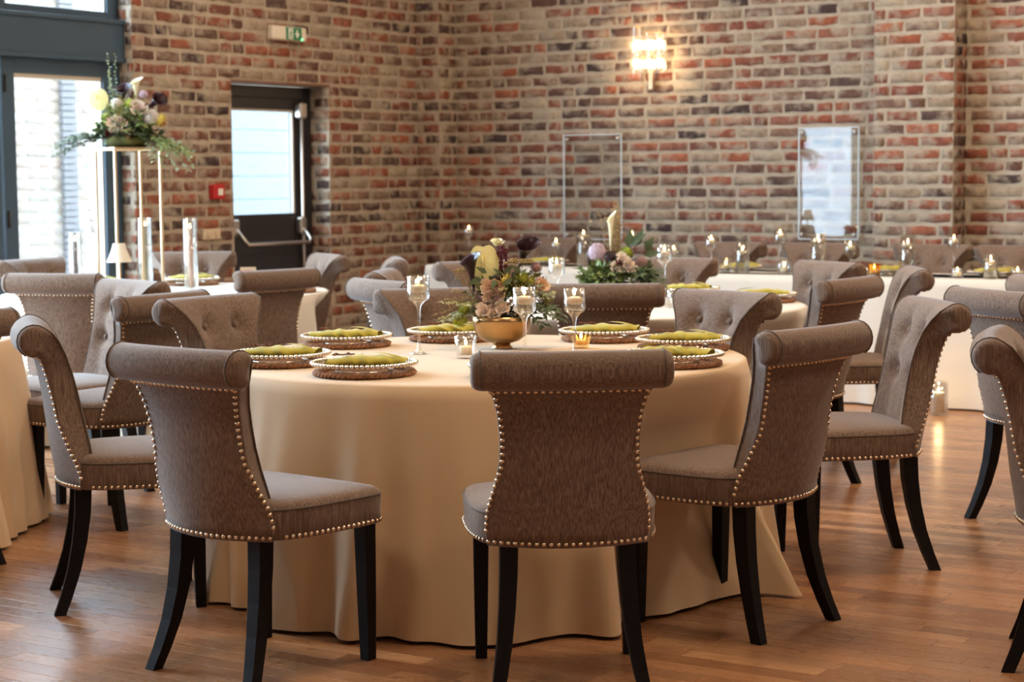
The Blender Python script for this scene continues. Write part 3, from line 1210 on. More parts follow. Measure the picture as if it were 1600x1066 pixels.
# (roll x, roll y, look-at x, look-at y, label): each chair stands where its rolled back is, facing its table
T1, T2, T3, T4 = (-3.58, 5.42), (-6.42, 4.70), (-7.2, 7.75), (-4.44, 7.9)
CHAIRS = [
    (-3.488, 3.765, -3.376, 4.76, 'grey roll-back chair at front left, its nail-studded back to us'),
    (-2.462, 4.155, -3.06, 4.955, 'grey roll-back chair at front centre, seen squarely from behind'),
    (-2.212, 5.176, *T1, 'grey roll-back chair at front right, tucked deep under the cloth'),
    (-2.308, 6.46, *T1, 'grey chair right of the main table, tufted front seen side-on'),
    (-3.215, 6.62, *T1, 'grey chair behind the main table showing two tufted buttons, right of flowers'),
    (-4.37, 6.3, *T1, 'grey chair behind the tall candle glass, left of the gold bowl'),
    (-4.917, 5.503, *T1, 'grey chair with tufted front across the main table, behind front left chair'),
    (-4.6, 4.28, *T1, 'grey chair at far left of the main table, seen from its side'),
    (-3.9, 6.82, *T4, 'grey chair with wide rolled top directly behind the cut glass votive'),
    (-3.12, 7.647, -4.44, 7.75, 'grey chair turned away with studded back, behind the front right chair'),
    (-3.169, 8.596, *T4, 'grey chair with curled roll beside the white head table, tufted front'),
    (-3.8, 9.03, *T4, 'grey chair beyond the beaded plate of the rear table, facing us'),
    (-4.78, 9.12, *T4, 'grey chair right of the rear flowers, just before the head table end'),
    (-5.60, 8.42, *T4, 'grey chair left of the gold bowl flowers, before the long white table'),
    (-5.486, 7.389, *T4, 'grey chair of the rear table, middle of three rolls left of candle'),
    (-4.97, 6.69, *T4, 'grey chair of the rear table, lowest of three rolls left of candle'),
    (-6.18, 8.56, *T3, 'grey chair of the window table, highest of three rolls left of candle'),
    (-6.881, 8.85, -7.5, 7.9, 'pale lit chair by the exit door, tufted front facing the windows'),
    (-7.97, 8.84, *T3, 'pale chair against the brick wall under the light switch'),
    (-8.2, 7.68, *T3, 'pale chair at the far left against the glazed doors'),
    (-5.98, 7.26, -7.3, 7.5, 'grey chair before the exit door with its studded roll to us'),
    (-6.785, 6.50, *T3, 'grey chair at left with broad lit roll, its back to us'),
    (-5.984, 6.26, *T2, 'grey tufted chair at left, second from the near left cloth'),
    (-5.17, 5.57, -6.15, 5.56, 'grey chair behind the side-on left chair, studded back turned right'),
    (-5.13, 4.46, *T2, 'grey chair at the left edge, only its roll end showing'),
    (-5.522, 11.40, -5.522, 9, 'grey chair behind the head table, nearest its left end'),
    (-4.881, 11.40, -4.881, 9, 'grey chair behind the head table, below the bright acrylic panel'),
    (-4.114, 11.40, -4.114, 9, 'grey chair behind the head table, in front of the brick pilaster'),
    (-3.59, 11.40, -3.59, 9, 'grey chair behind the head table at the right edge'),
    (-7.119, 11.80, -7.119, 9, 'grey chair against the wall under the left acrylic panel'),
    (-2.356, 7.088, -1.771, 7.899, 'bluish grey chair right of the side-on chair, turned away rightwards'),
    (-2.50, 8.05, -1.657, 8.587, 'grey chair by the right edge, farther of two facing right'),
    (-1.735, 5.23, -.75, 5.49, 'grey chair cut by the right edge, nearest on that side'),
]
SEATS = []
for i, (x, y, tx, ty, lab) in enumerate(CHAIRS):
    d = Vector((tx - x, ty - y)).normalized()
    cx, cy = x + d.x * .318, y + d.y * .318
    rz = math.atan2(d.y, d.x) - PI / 2
    place(CH, (cx, cy, 0), rz, lab, first=(i == 0))
    SEATS.append((x, y, d.x, d.y))


# ------------------------------------------------------------------ tablecloths
def cloth(name, c, outline, seed, mat, label, hz=.76, flare=.10, amp=.055, nz=18, hem=.012, group='pale tablecloths', press=True):
    """outline: list of ((x,y),(nx,ny), arc length) round the table top, skirt hangs in folds to the floor"""
    r = random.Random(seed)
    n = len(outline)
    total = outline[-1][2] + (Vector(outline[0][0]) - Vector(outline[-1][0])).length
    fr = []
    for k in (5, 8, 11, 17, 25, 33, 41):
        fr.append((max(1, round(k * total / 5.75)), r.uniform(0, 2 * PI), r.uniform(.5, 1.0) / (1 + k * .022)))
    ph = r.uniform(0, 2 * PI)
    rings = []
    fold = []
    for i in range(n):
        a = 2 * PI * outline[i][2] / total
        f_ = sum(q * math.sin(k * a + p) for k, p, q in fr) / 1.7
        fold.append(max(-1.2, min(1.2, f_ * (.45 + .55 * (.5 + .5 * math.sin(3 * a + ph))))))
    top = hz
    for (ins, z) in ((.22, top), (.08, top), (.02, top), (.006, top - .002)):
        rings.append([(o[0][0] - o[1][0] * ins, o[0][1] - o[1][1] * ins, z) for o in outline])
    for j in range(nz + 1):
        t = j / nz
        z = (top - .008) * (1 - t) + hem * t
        rg = []
        for i, o in enumerate(outline):
            e = t ** .85
            w_ = 0.006 + flare * e + amp * fold[i] * (t ** .7) * (.3 + .7 * t)
            px, py = o[0][0] + o[1][0] * w_, o[0][1] + o[1][1] * w_
            rg.append([px, py, z])
        rings.append(rg)
    # seats that push under the cloth press it inwards
    cx, cy = c
    for (sx, sy, dx, dy) in (SEATS if press else []):
        for rg in rings[5:]:
            for p in rg:
                if not isinstance(p, list):
                    continue
                rel = (p[0] - sx, p[1] - sy)
                fwd = rel[0] * dx + rel[1] * dy
                lat = abs(-rel[0] * dy + rel[1] * dx)
                lim = .318 + .262 + .03
                if -.1 < fwd < lim and lat < .40:
                    k = 1 if lat < .285 else max(0, 1 - (lat - .285) / .115)
                    k = k * k * (3 - 2 * k)
                    zz = p[2]
                    h = 1 if zz < .55 else max(0, (.75 - zz) / .20)
                    low = 1 if zz > .36 else .55 + .45 * max(0, zz / .36)
                    push = (lim - fwd) * k * h * low
                    p[0] += dx * push
                    p[1] += dy * push
    mb = MB()
    mb.rings(rings, True, True, False, True)
    # centre of the top
    return obj(name, mb, mat, None, label=label, cat='tablecloth', group=group, fix=True)


def round_outline(c, Rr, n=260):
    return [((c[0] + Rr * math.cos(2 * PI * i / n), c[1] + Rr * math.sin(2 * PI * i / n)), (math.cos(2 * PI * i / n), math.sin(2 * PI * i / n)), 2 * PI * Rr * i / n) for i in range(n)]


def rect_outline(x0, x1, y0, y1, rad=.05, step=.022):
    pts = []
    L = 0.0
    corners = ((x1 - rad, y0 + rad, -PI / 2), (x1 - rad, y1 - rad, 0), (x0 + rad, y1 - rad, PI / 2), (x0 + rad, y0 + rad, PI))
    raw = []
    for i, (cx, cy, a0) in enumerate(corners):
        for k in range(7):
            a = a0 + PI / 2 * k / 6
            raw.append(((cx + rad * math.cos(a), cy + rad * math.sin(a)), (math.cos(a), math.sin(a))))
        nx = corners[(i + 1) % 4]
        e0 = raw[-1]
        e1 = (nx[0] + rad * math.cos(nx[2]), nx[1] + rad * math.sin(nx[2]))
        d = Vector(e1) - Vector(e0[0])
        m = int(d.length / step)
        for k in range(1, m):
            raw.append(((e0[0][0] + d.x * k / m, e0[0][1] + d.y * k / m), e0[1]))
    out = []
    prev = None
    for p, nn in raw:
        if prev is not None:
            L += (Vector(p) - Vector(prev)).length
        out.append((p, nn, L))
        prev = p
    return out


cloth('tablecloth', T1, round_outline(T1, .905, 420), 4, 'cloth', 'champagne tablecloth of the main round table in the foreground', flare=.12, amp=.11)
cloth('tablecloth', T2, round_outline(T2, .905, 200), 8, 'cloth', 'champagne tablecloth hanging at the left edge of the view', press=False)
cloth('tablecloth', T3, round_outline(T3, .89, 200), 12, 'cloth_ivory_daylit', 'pale tablecloth under the tall gold flower stand')  # same cloth as the main table, window daylight put into its colour
cloth('tablecloth', T4, round_outline(T4, .905, 220), 16, 'cloth_ivory_daylit', 'pale tablecloth of the round table behind the main one')  # paler copy of the main table's cloth, daylight included in the colour
cloth('tablecloth', (-3.6, 10.9), rect_outline(-5.47, -2.2, 10.60, 11.22), 20, 'cloth_ivory_daylit', 'long ivory head tablecloth along the wall at right', flare=.05, amp=.018)
cloth('tablecloth', (-6.7, 11.2), rect_outline(-7.70, -5.66, 10.93, 11.50), 24, 'cloth_ivory_daylit', 'white tablecloth of the long table under the left acrylic panel', flare=.05, amp=.02)

# ------------------------------------------------------------------ place settings
TZ = .7605


def make_placemat():
    t = empty('placemat', (0, 0, 0), 0, 'x', 'placemat', 'woven round placemats')
    b = MB()
    b.lathe([(.001, .004), (.04, .007), (.05, .004), (.06, .007), (.07, .004), (.085, .008), (.095, .004), (.11, .008), (.12, .004), (.132, .007), (.14, .002), (.14, .0)], 40, True, True)
    obj('woven_base', b, 'wicker', t)
    e = MB()
    N = 120
    for s in range(3):
        pts = []
        for i in range(N):
            a = 2 * PI * i / N
            q = a * 19 + s * 2 * PI / 3
            rr = .148 + .012 * math.cos(q)
            pts.append((rr * math.cos(a), rr * math.sin(a), .0095 + .0045 * math.sin(q)))
        e.tube(pts, .0058, 5, closed=True)
    obj('braided_edge', e, 'wicker', t)
    return t


def make_plate():
    t = empty('charger_plate', (0, 0, 0), 0, 'x', 'plate', 'beaded glass charger plates')
    p = MB()
    p.lathe([(.085, .0), (.088, .0), (.092, .005), (.10, .013), (.115, .019), (.158, .024), (.161, .0255), (.158, .0268), (.115, .0225), (.10, .018), (.085, .012), (.001, .011)], 48, False, True)
    obj('glass_dish', p, 'cut', t)
    p = MB()
    p.tube([(.09 * math.cos(2 * PI * k / 32), .09 * math.sin(2 * PI * k / 32), .002) for k in range(32)], .003, 5, closed=True)
    obj('foot_ring', p, 'bead', t)
    e = MB()
    for k in range(64):
        a = 2 * PI * k / 64
        e.sphere((.1635 * math.cos(a), .1635 * math.sin(a), .0265), .0072, 8, 5)
    obj('bead_rim', e, 'bead', t, kind='stuff')
    return t


def make_napkin(k):
    """olive napkin loosely rolled and twisted, lying along local x"""
    r = random.Random(k)
    t = empty('napkin', (0, 0, 0), 0, 'x', 'napkin', 'olive linen napkins')
    b = MB()
    rings = []
    n = 40
    tw = r.uniform(1.4, 2.2)
    for i in range(n + 1):
        u = i / n
        x = -.125 + .25 * u
        w_ = .036 * (.72 + .42 * math.sin(PI * (.12 + .8 * u)))
        h_ = .0165 * (.78 + .42 * math.sin(PI * (.1 + .75 * u)))
        ring = []
        m = 30
        for j in range(m):
            a = 2 * PI * j / m
            rid = .94 + .26 * max(0, math.cos(a - tw * 2.2 * PI * (u - .3))) ** 3 + .20 * max(0, math.cos(a - 2.4 - tw * 2.2 * PI * (u - .3))) ** 5
            yy = w_ * math.cos(a) * rid
            zz = h_ * (1 + math.sin(a) * rid)
            ring.append((x + .012 * math.sin(a * 1 + k), yy + .01 * math.sin(u * 5 + k), max(.0005, zz)))
        rings.append(ring)
    b.rings(rings, True, False, False, True)
    # hollow ends turned inwards
    for rg, s in ((rings[0], 1), (rings[-1], -1)):
        cx = sum(p[0] for p in rg) / len(rg)
        cy = sum(p[1] for p in rg) / len(rg)
        cz = sum(p[2] for p in rg) / len(rg)
        b.rings([rg, [(p[0] + s * .03, cy + (p[1] - cy) * .75, cz + (p[2] - cz) * .72) for p in rg], [(p[0] + s * .035, cy + (p[1] - cy) * .1, cz + (p[2] - cz) * .1) for p in rg]])
    obj('rolled_cloth', b, 'napkin', t)
    f_ = MB()
    g = []
    for i in range(15):
        u = i / 14
        a = .3 + u * 2.2
        x = -.05 + .14 * u
        g.append([(x + .0, .040 * math.cos(a) * 1.02, .020 * (1 + math.sin(a) * 1.12) + .004), (x + .03, .038 * math.cos(a + .25), .020 * (1 + math.sin(a + .25) * 1.2) + .004)])
    f_.rings(g, False)
    obj('folded_flap', f_, 'napkin', t)
    return t


def make_tag():
    t = empty('wooden_cutout', (0, 0, 0), 0, 'x', 'decoration', 'brown wooden cutouts on the napkins')
    b = MB()
    pts = [(-.035 + .07 * i / 24, .006 * math.sin(i * 1.45), .002 + .001 * math.sin(i * 2.1)) for i in range(25)]
    b.tube(pts, .0024, 5)
    obj('script_strip', b, 'tag', t)
    b = MB()
    b.tube([(-.03, -.003, .004), (-.022, .013, .006), (-.016, .0, .004)], .0022, 5)
    b.tube([(.01, -.003, .004), (.016, .012, .006), (.022, .0, .004)], .0022, 5)
    obj('ascender', b, 'tag', t)
    return t


PM, PL, TG = make_placemat(), make_plate(), make_tag()
NK = [make_napkin(k) for k in range(4)]
used = set()


def setting(c, ang, rad, where, k, turn=0.0, tag=True, mat_=True):
    x, y = c[0] + rad * math.cos(ang), c[1] + rad * math.sin(ang)
    z = TZ
    if mat_:
        place(PM, (x, y, z), ang, 'round woven brown placemat ' + where, first='pm' not in used)
        used.add('pm')
        z += .013
    place(PL, (x, y, z), ang, 'clear glass plate with beaded rim ' + where, first='pl' not in used)
    used.add('pl')
    nk = NK[k % 4]
    rz = YAW + turn
    place(nk, (x, y, z + .0095), rz, 'olive rolled napkin on plate ' + where, first=('nk', k % 4) not in used)
    used.add(('nk', k % 4))
    if tag:
        lx = -.065
        place(TG, (x + lx * math.cos(rz), y + lx * math.sin(rz), z + .0095 + .041), rz + .2, 'small brown cutout on the napkin ' + where, first='tg' not in used)
        used.add('tg')


D = math.radians
setting(T1, D(-89), .685, 'nearest the front left chair', 0, .12)
setting(T1, D(-128), .705, 'at the left side of the main table', 1, -.02)
setting(T1, D(171), .67, 'before the tufted chair left of the stem glass', 2, .1)
setting(T1, D(133), .66, 'behind the gold bowl on the main table', 3, .3)
setting(T1, D(84.5), .74, 'before the chair with the wide roll', 1, .05)
setting(T1, D(47), .74, 'before the two-button chair right of the flowers', 0, -.1)
setting(T1, D(2), .73, 'beside the front right chair', 2, PI - .15)
setting(T1, D(-46), .70, 'on the near table edge, screened by front centre chair', 3, .0, tag=False)
setting(T4, D(89), .72, 'right of the rear bowl, far side', 2, .0, tag=False)
setting(T4, D(40), .72, 'on the rear round table, right side', 3, PI, tag=False)
setting(T3, D(120), .66, 'on the window table before the light switch chair', 1, .1, tag=False)
setting(T3, D(58), .70, 'on the window table before the exit door chair', 0, .0, tag=False)
setting(T3, D(20), .70, 'on the window table beside the menu card', 2, .1, tag=False)
setting(T3, D(170), .66, 'on the window table before the glazed doors', 3, .1, tag=False)
setting(T2, D(88), .70, 'on the left edge table, farther one', 1, .2, tag=False)
setting(T2, D(62), .72, 'on the left edge table, nearer one', 0, .1, tag=False)
for i, (x, lab) in enumerate(((-5.30, 'at the left end of the head table'), (-4.70, 'on the head table under the bright panel'), (-4.277, 'on the head table beside the amber tealight'), (-3.612, 'on the head table at the right edge'))):
    setting((x, 11.05), 0, 0, lab, i, .05, tag=False, mat_=False)
setting((-6.9, 11.28), 0, 0, 'on the long table under the left acrylic panel', 1, .05, tag=False, mat_=False)

# ------------------------------------------------------------------ candles
FL = MB()
FL.lathe([(.0008, 0), (.0042, .005), (.0046, .009), (.003, .016), (.0008, .026)], 10, True, True)
FLM = FL.mesh('flame', 'flame')


def candle_parts(t, r, h, mat, taper=False, shape='disc'):
    b = MB()
    if taper:
        b.lathe([(r, 0), (r * .95, h * .3), (r * .7, h * .9), (r * .45, h * .985), (r * .1, h)], 14, True, True)
    elif shape == 'disc':
        b.lathe([(r * .55, 0), (r * .85, h * .18), (r, h * .45), (r * .97, h * .7), (r * .8, h * .88), (r * .3, h), (.001, h)], 20, True, True)
    else:
        b.lathe([(r * .95, 0), (r, h * .05), (r, h * .94), (r * .93, h), (r * .2, h * .97), (.001, h * .96)], 18, True, True)
    obj('wax', b, mat, t)
    w_ = MB()
    w_.tube([(0, 0, h * .96), (.0005, 0, h + .008)], .0011, 5)
    obj('wick', w_, 'wick', t)
    f_ = bpy.data.objects.new('flame', FLM)
    C.objects.link(f_)
    f_.parent = t
    f_.location = (0, 0, h + .003)


def stem_glass(x, y, z, h, where, cup=.038):
    """tall stemmed tealight glass with a floating candle"""
    t = empty('candle_glass', (x, y, z), 0, 'tall stemmed clear candle glass ' + where, 'candle holder', 'stemmed candle glasses')
    ch = cup * 2.15
    zc = h - ch
    g = MB()
    g.lathe([(cup * .86, 0), (cup * .88, .002), (cup * .5, .006), (.008, .012), (.0055, .03), (.0048, zc * .5), (.0055, zc - .035), (.010, zc - .02), (cup * .55, zc - .006), (cup * .9, zc + .002)], 22, True, False)
    obj('stem', g, 'glass', t)
    g = MB()
    g.lathe([(cup * .9, zc + .002), (cup, zc + .012), (cup, h), (cup - .0022, h), (cup - .0022, zc + .012), (cup * .85, zc + .006), (.001, zc + .005)], 28, False, True)
    obj('cup', g, 'glass', t)
    wz = zc + ch * .42
    g = MB()
    g.lathe([(.001, zc + .006), (cup * .84, zc + .007), (cup - .003, zc + .014), (cup - .003, wz), (.001, wz)], 24)
    obj('water', g, 'water', t)
    c = empty('candle', (x, y, z + wz - .008), 0, 'lit ivory floating candle in the stemmed glass ' + where, 'candle', 'floating candles')
    candle_parts(c, cup * .82, cup * .72, 'wax')


def cylinder_vase(x, y, z, h, r, where, fill=.62):
    t = empty('cylinder_vase', (x, y, z), 0, 'clear glass cylinder vase ' + where, 'candle holder', 'glass cylinder vases')
    g = MB()
    g.lathe([(r * .9, 0), (r, .004), (r, h), (r - .0025, h), (r - .0025, .012), (.001, .01)], 28, True, True)
    obj('glass_wall', g, 'glass', t)
    g = MB()
    g.lathe([(.001, .011), (r - .004, .012), (r - .004, h * fill), (.001, h * fill)], 24)
    obj('water', g, 'water', t)
    c = empty('candle', (x, y, z + h * fill - .012), 0, 'lit ivory floating candle in the glass cylinder ' + where, 'candle', 'floating candles')
    candle_parts(c, r * .9, r * .6, 'wax')


def votive(x, y, z, h, r, where, mat='glass', desc='clear glass votive tumbler', facets=24, top=1.0, bot=.78, mid=None):
    t = empty('votive_holder', (x, y, z), 0, desc + ' ' + where, 'candle holder', 'votive holders')
    g = MB()
    md = mid or (bot + top) / 2
    sm = facets > 12
    g.lathe([(r * bot * .95, 0), (r * bot, .003), (r * md, h * .5), (r * top, h), (r * top - .0028, h), (r * md - .0035, h * .5), (r * bot - .004, .012), (.001, .011)], facets, True, True, sm)
    obj('glass_bowl', g, mat, t)
    c = empty('candle', (x, y, z + .012), 0, 'lit tealight in the ' + desc.replace(' glass', '') + ' ' + where, 'candle', 'votive candles')
    candle_parts(c, r * bot * .72, h * .38, 'wax', shape='pillar')


stem_glass(-3.821, 5.391, TZ, .273, 'left of the gold bowl', .039)
stem_glass(-3.296, 5.252, TZ, .254, 'in front of the gold bowl')
stem_glass(-3.31, 5.598, TZ, .232, 'right of the gold bowl')
votive(-3.587, 5.336, TZ, .077, .040, 'at the foot of the gold bowl')
votive(-3.429, 5.845, TZ, .045, .036, 'behind the front centre chair', 'gold_glass', 'faceted gold cut glass votive', 12, 1.0, .75)
stem_glass(-4.55, 7.535, TZ, .236, 'left of the rear flowers')
stem_glass(-4.361, 8.249, TZ, .273, 'right of the rear flowers')
votive(-4.084, 7.832, TZ, .085, .042, 'right of the rear flower bowl')
stem_glass(-7.492, 11.2, TZ, .27, 'against the shadowed brick corner', .036)
stem_glass(-6.706, 11.1, TZ, .19, 'under the left acrylic panel')
cylinder_vase(-6.487, 11.1, TZ, .235, .052, 'left of the rear flowers', .85)
stem_glass(-6.193, 11.25, TZ, .24, 'above the blush roses of the rear flowers')
cylinder_vase(-5.849, 11.2, TZ, .17, .042, 'right of the rear flowers')
for a in (-6.80, -6.74, -6.69):
    pass
stem_glass(-5.40, 10.85, TZ, .23, 'at the left end of the head table')
votive(-5.27, 10.80, TZ, .088, .042, 'second from the left end of the head table', 'cut', 'faceted cut glass votive', 8, .75, .7, 1.05)
cylinder_vase(-5.118, 10.72, TZ, .205, .044, 'before the leftmost head table chair')
stem_glass(-4.98, 10.98, TZ, .265, 'left of the bright acrylic panel')
votive(-4.835, 10.72, TZ, .085, .046, 'between the head table vases', 'glass', 'round clear glass votive bowl', 24, .86, .7, 1.1)
cylinder_vase(-4.645, 10.8, TZ, .25, .046, 'below the left edge of the bright panel', .8)
stem_glass(-4.476, 10.9, TZ, .20, 'below the right edge of the bright panel')
votive(-4.279, 10.8, TZ, .07, .036, 'right of the bright panel', 'amber_glass', 'square amber glass votive', 4, 1.1, 1.05)
cylinder_vase(-4.087, 10.85, TZ, .245, .048, 'below the brick pilaster', .72)
stem_glass(-3.836, 10.95, TZ, .245, 'at the right edge of the brick pilaster')
votive(-3.726, 10.7, TZ, .062, .040, 'nearest the right end of the head table')
cylinder_vase(-3.527, 10.7, TZ, .145, .042, 'at the right end of the head table', .6)
votive(-3.448, 10.95, TZ, .05, .045, 'cut by the right edge of the view')

# lantern cylinder on the floor before the head table
t = empty('floor_lantern', (-3.70, 10.33, .001), 0, 'clear glass cylinder on the floor before the head table', 'candle holder')
g = MB()
g.lathe([(.05, 0), (.055, .004), (.055, .19), (.0525, .19), (.0525, .01), (.001, .008)], 26, True, True)
obj('glass_wall', g, 'glass', t)
c = empty('candle', (-3.70, 10.33, .0105), 0, 'lit pillar candle inside the floor cylinder', 'candle')
candle_parts(c, .036, .12, 'wax', shape='pillar')
pl = bpy.data.lights.new('candle_light', 'POINT')
pl.energy, pl.color, pl.shadow_soft_size = 1.6, (1.0, 0.66, 0.32), 0.012
po = bpy.data.objects.new('candle_light', pl)
C.objects.link(po)
po.location = (-3.70, 10.33, .165)

# tapers in tall glass tubes and a pleated shade on the window table


def taper_tube(x, y, h, r, where, mat, lit=True, hc=.28):
    t = empty('glass_tube', (x, y, TZ), 0, 'tall clear glass tube ' + where, 'candle holder', 'tall taper tubes')
    g = MB()
    g.lathe([(r * .9, 0), (r, .004), (r, h), (r - .003, h), (r - .003, .012), (.001, .01)], 24, True, True)
    obj('glass_wall', g, 'glass', t)
    desc = {'wax_pink': 'blush pink taper candle', 'wax_olive': 'olive taper candle', 'wax_dark': 'burgundy taper candle'}[mat]
    c = empty('candle', (x, y, TZ + .0115), 0, desc + ' in the glass tube ' + where, 'candle', 'tall taper candles')
    candle_parts(c, .0125, hc, mat, taper=True)


taper_tube(-7.192, 7.95, .40, .038, 'right of the gold stand', 'wax_pink', hc=.33)
taper_tube(-7.561, 7.98, .40, .038, 'behind the gold stand', 'wax_olive', hc=.34)
taper_tube(-7.63, 7.50, .33, .034, 'left of the gold stand', 'wax_dark', hc=.27)
t = empty('table_lamp', (-7.27, 7.47, TZ), 0, 'small white pleated glass shade lamp by the gold stand', 'lamp')
b = MB()
rr = []
for (rad, z) in ((.065, .175), (.05, .21), (.036, .25), (.031, .275)):
    rr.append([(rad * (1 + .07 * (k % 2)) * math.cos(2 * PI * k / 32), rad * (1 + .07 * (k % 2)) * math.sin(2 * PI * k / 32), z) for k in range(32)])
b.rings(rr)
obj('lamp_shade', b, simple('pleated_white', lin((238, 226, 208)), 0.5, sss=0.4), t)
b = MB()
b.lathe([(.04, 0), (.04, .01), (.008, .016), (.007, .20), (.012, .21), (.001, .212)], 16, True, True)
obj('stand', b, 'gold_rod', t)
b = MB()
b.sphere((0, 0, .228), .014, 10, 6)
obj('bulb', b, emit('small_bulb', (1, .72, .42), 12), t)
t = empty('menu_card', (-6.98, 8.20, TZ), YAW + .3, 'red and cream folded menu card on the window table', 'card')
b = MB()
b.box(-.045, .045, -.001, .001, 0, .125, Matrix.Rotation(-.35, 4, 'X'))
obj('cream_face', b, 'card', t)
b = MB()
b.box(-.045, .02, -.0035, -.0015, 0, .105, Matrix.Rotation(-.35, 4, 'X'))
obj('red_face', b, 'card_red', t)

# gold stand
SX, SY = -7.39, 7.68
t = empty('flower_stand', (SX, SY, TZ), YAW + math.radians(35), 'tall gold metal frame stand carrying the high flowers', 'stand')
hw, SH = .132, .79
for sx, sy in ((-1, -1), (1, -1), (1, 1), (-1, 1)):
    b = MB()
    b.bbox(sx * hw - .007, sx * hw + .007, sy * hw - .007, sy * hw + .007, .006, SH, .002)
    obj('leg', b, 'gold_rod', t)
for nm, z0 in (('base_ring', 0), ('top_ring', SH - .012)):
    b = MB()
    for (a0, a1, b0, b1) in ((-hw - .007, hw + .007, -hw - .007, -hw + .007), (-hw - .007, hw + .007, hw - .007, hw + .007), (-hw - .007, -hw + .007, -hw + .007, hw - .007), (hw - .007, hw + .007, -hw + .007, hw - .007)):
        b.bbox(a0, a1, b0, b1, z0, z0 + .013, .002)
    obj(nm, b, 'gold_rod', t)
b = MB()
b.box(-hw, hw, -hw, hw, SH, SH + .004)
obj('top_plate', b, 'gold_rod', t)


# ------------------------------------------------------------------ flowers
def rose(t, p, r, mat, face=(0, -1, .4), seed=0, name='rose'):
    rg = random.Random(seed)
    b = MB()
    n_ = 15
    for i in range(n_):
        a = i * 2.4
        k = i / n_
        rad = r * (.12 + .75 * k)
        op = .15 + 1.0 * k
        W = r * (.45 + .45 * k)
        g = []
        for u in range(4):
            row = []
            for v in range(5):
                s = (v - 2) / 2
                hh = u / 3
                rr = rad * (1 + op * hh * .45) + .08 * r * hh
                aa = a + s * W / max(rad, r * .25) * .55
                curl = .10 * r * (hh ** 3) * k * 2
                zz = -r * .55 + r * (1.15 - .35 * k) * hh * (1 - .22 * s * s) - curl
                row.append(((rr + curl * .9) * math.cos(aa), (rr + curl * .9) * math.sin(aa), zz))
            g.append(row)
        b.rings(g, False)
    b.sphere((0, 0, -r * .45), r * .5, 8, 5)
    q = Vector(face).normalized().to_track_quat('Z', 'Y').to_matrix().to_4x4()
    for i, v in enumerate(b.v):
        b.v[i] = tuple((Matrix.Translation(p) @ q) @ Vector(v))
    return obj(name, b, mat, t)


def calla(t, p, L, r, face, mat, seed=0):
    """trumpet: tube tip at p, opening along face"""
    b = MB()
    rings = []
    n = 22
    for (u, rr, dx) in ((0, .12, 0), (.25, .22, 0), (.5, .36, 0), (.72, .58, 0), (.88, .86, 0), (.97, 1.15, 0), (1.0, 1.4, 0)):
        ring = []
        for k in range(n):
            a = 2 * PI * k / n
            lip = .32 * (1 + math.cos(a)) * .5 * (u ** 3)
            ring.append((r * rr * math.cos(a) * (1 + lip * .5) , r * rr * math.sin(a), L * u * (1 + lip)))
        rings.append(ring)
    inner = [[(x * .94, y * .94, z - .002) for x, y, z in rg] for rg in reversed(rings)]
    b.rings(rings + inner)
    q = Vector(face).normalized().to_track_quat('Z', 'Y').to_matrix().to_4x4()
    m = Matrix.Translation(p) @ q
    for i, v in enumerate(b.v):
        b.v[i] = tuple(m @ Vector(v))
    o = obj('calla_lily', b, mat, t)
    s = MB()
    s.tube([m @ Vector((0, 0, L * .35)), m @ Vector((0, 0, L * .8))], r * .13, 6)
    obj('spadix', s, 'spadix', o)
    return o


def anthurium(t, p, w, h, face=(0, -1, .1), tilt=0.0):
    b = MB()
    n, m_ = 14, 7
    rings = []
    for j in range(m_ + 1):
        k = j / m_
        ring = []
        for i in range(2 * n):
            a = 2 * PI * i / (2 * n)
            rad = (1.0 - .22 * math.exp(-((a - PI / 2) / .35) ** 2)) * (1 + .12 * math.exp(-((a - 3 * PI / 2) / .4) ** 2))
            x, y = w * math.cos(a) * rad * k, h * math.sin(a) * rad * k
            zz = -.10 * w * k * k + .02 * w * math.cos(9 * a) * k * (1 - k) * 2
            ring.append((x, y, zz))
        rings.append(ring)
    b.rings(rings)
    q = (Vector(face).normalized().to_track_quat('Z', 'Y').to_matrix().to_4x4()) @ Matrix.Rotation(tilt, 4, 'Z')
    mt = Matrix.Translation(p) @ q
    b.v = [tuple(mt @ Vector(v)) for v in b.v]
    o = obj('anthurium', b, 'anthurium', t)
    s = MB()
    s.tube([mt @ Vector((0, h * .35, .004)), mt @ Vector((0, h * .1, .02)), mt @ Vector((.004, -h * .25, .03))], [.004, .0045, .002], 6)
    obj('spadix', s, 'spadix', o)
    return o


def pompom(t, p, r, mat, seed=0, name='chrysanthemum', n=70, L=.55):
    rg = random.Random(seed)
    b = MB()
    b.sphere(p, r * .62, 8, 6)
    for i in range(n):
        z = 1 - 2 * (i + .5) / n
        a = i * 2.39996
        s = math.sqrt(1 - z * z)
        d = Vector((s * math.cos(a), s * math.sin(a), z))
        b.leaf(Vector(p) + d * r * .5, d + Vector((0, 0, .25)), d.orthogonal(), r * L, r * .16, .3)
    return obj(name, b, mat, t)


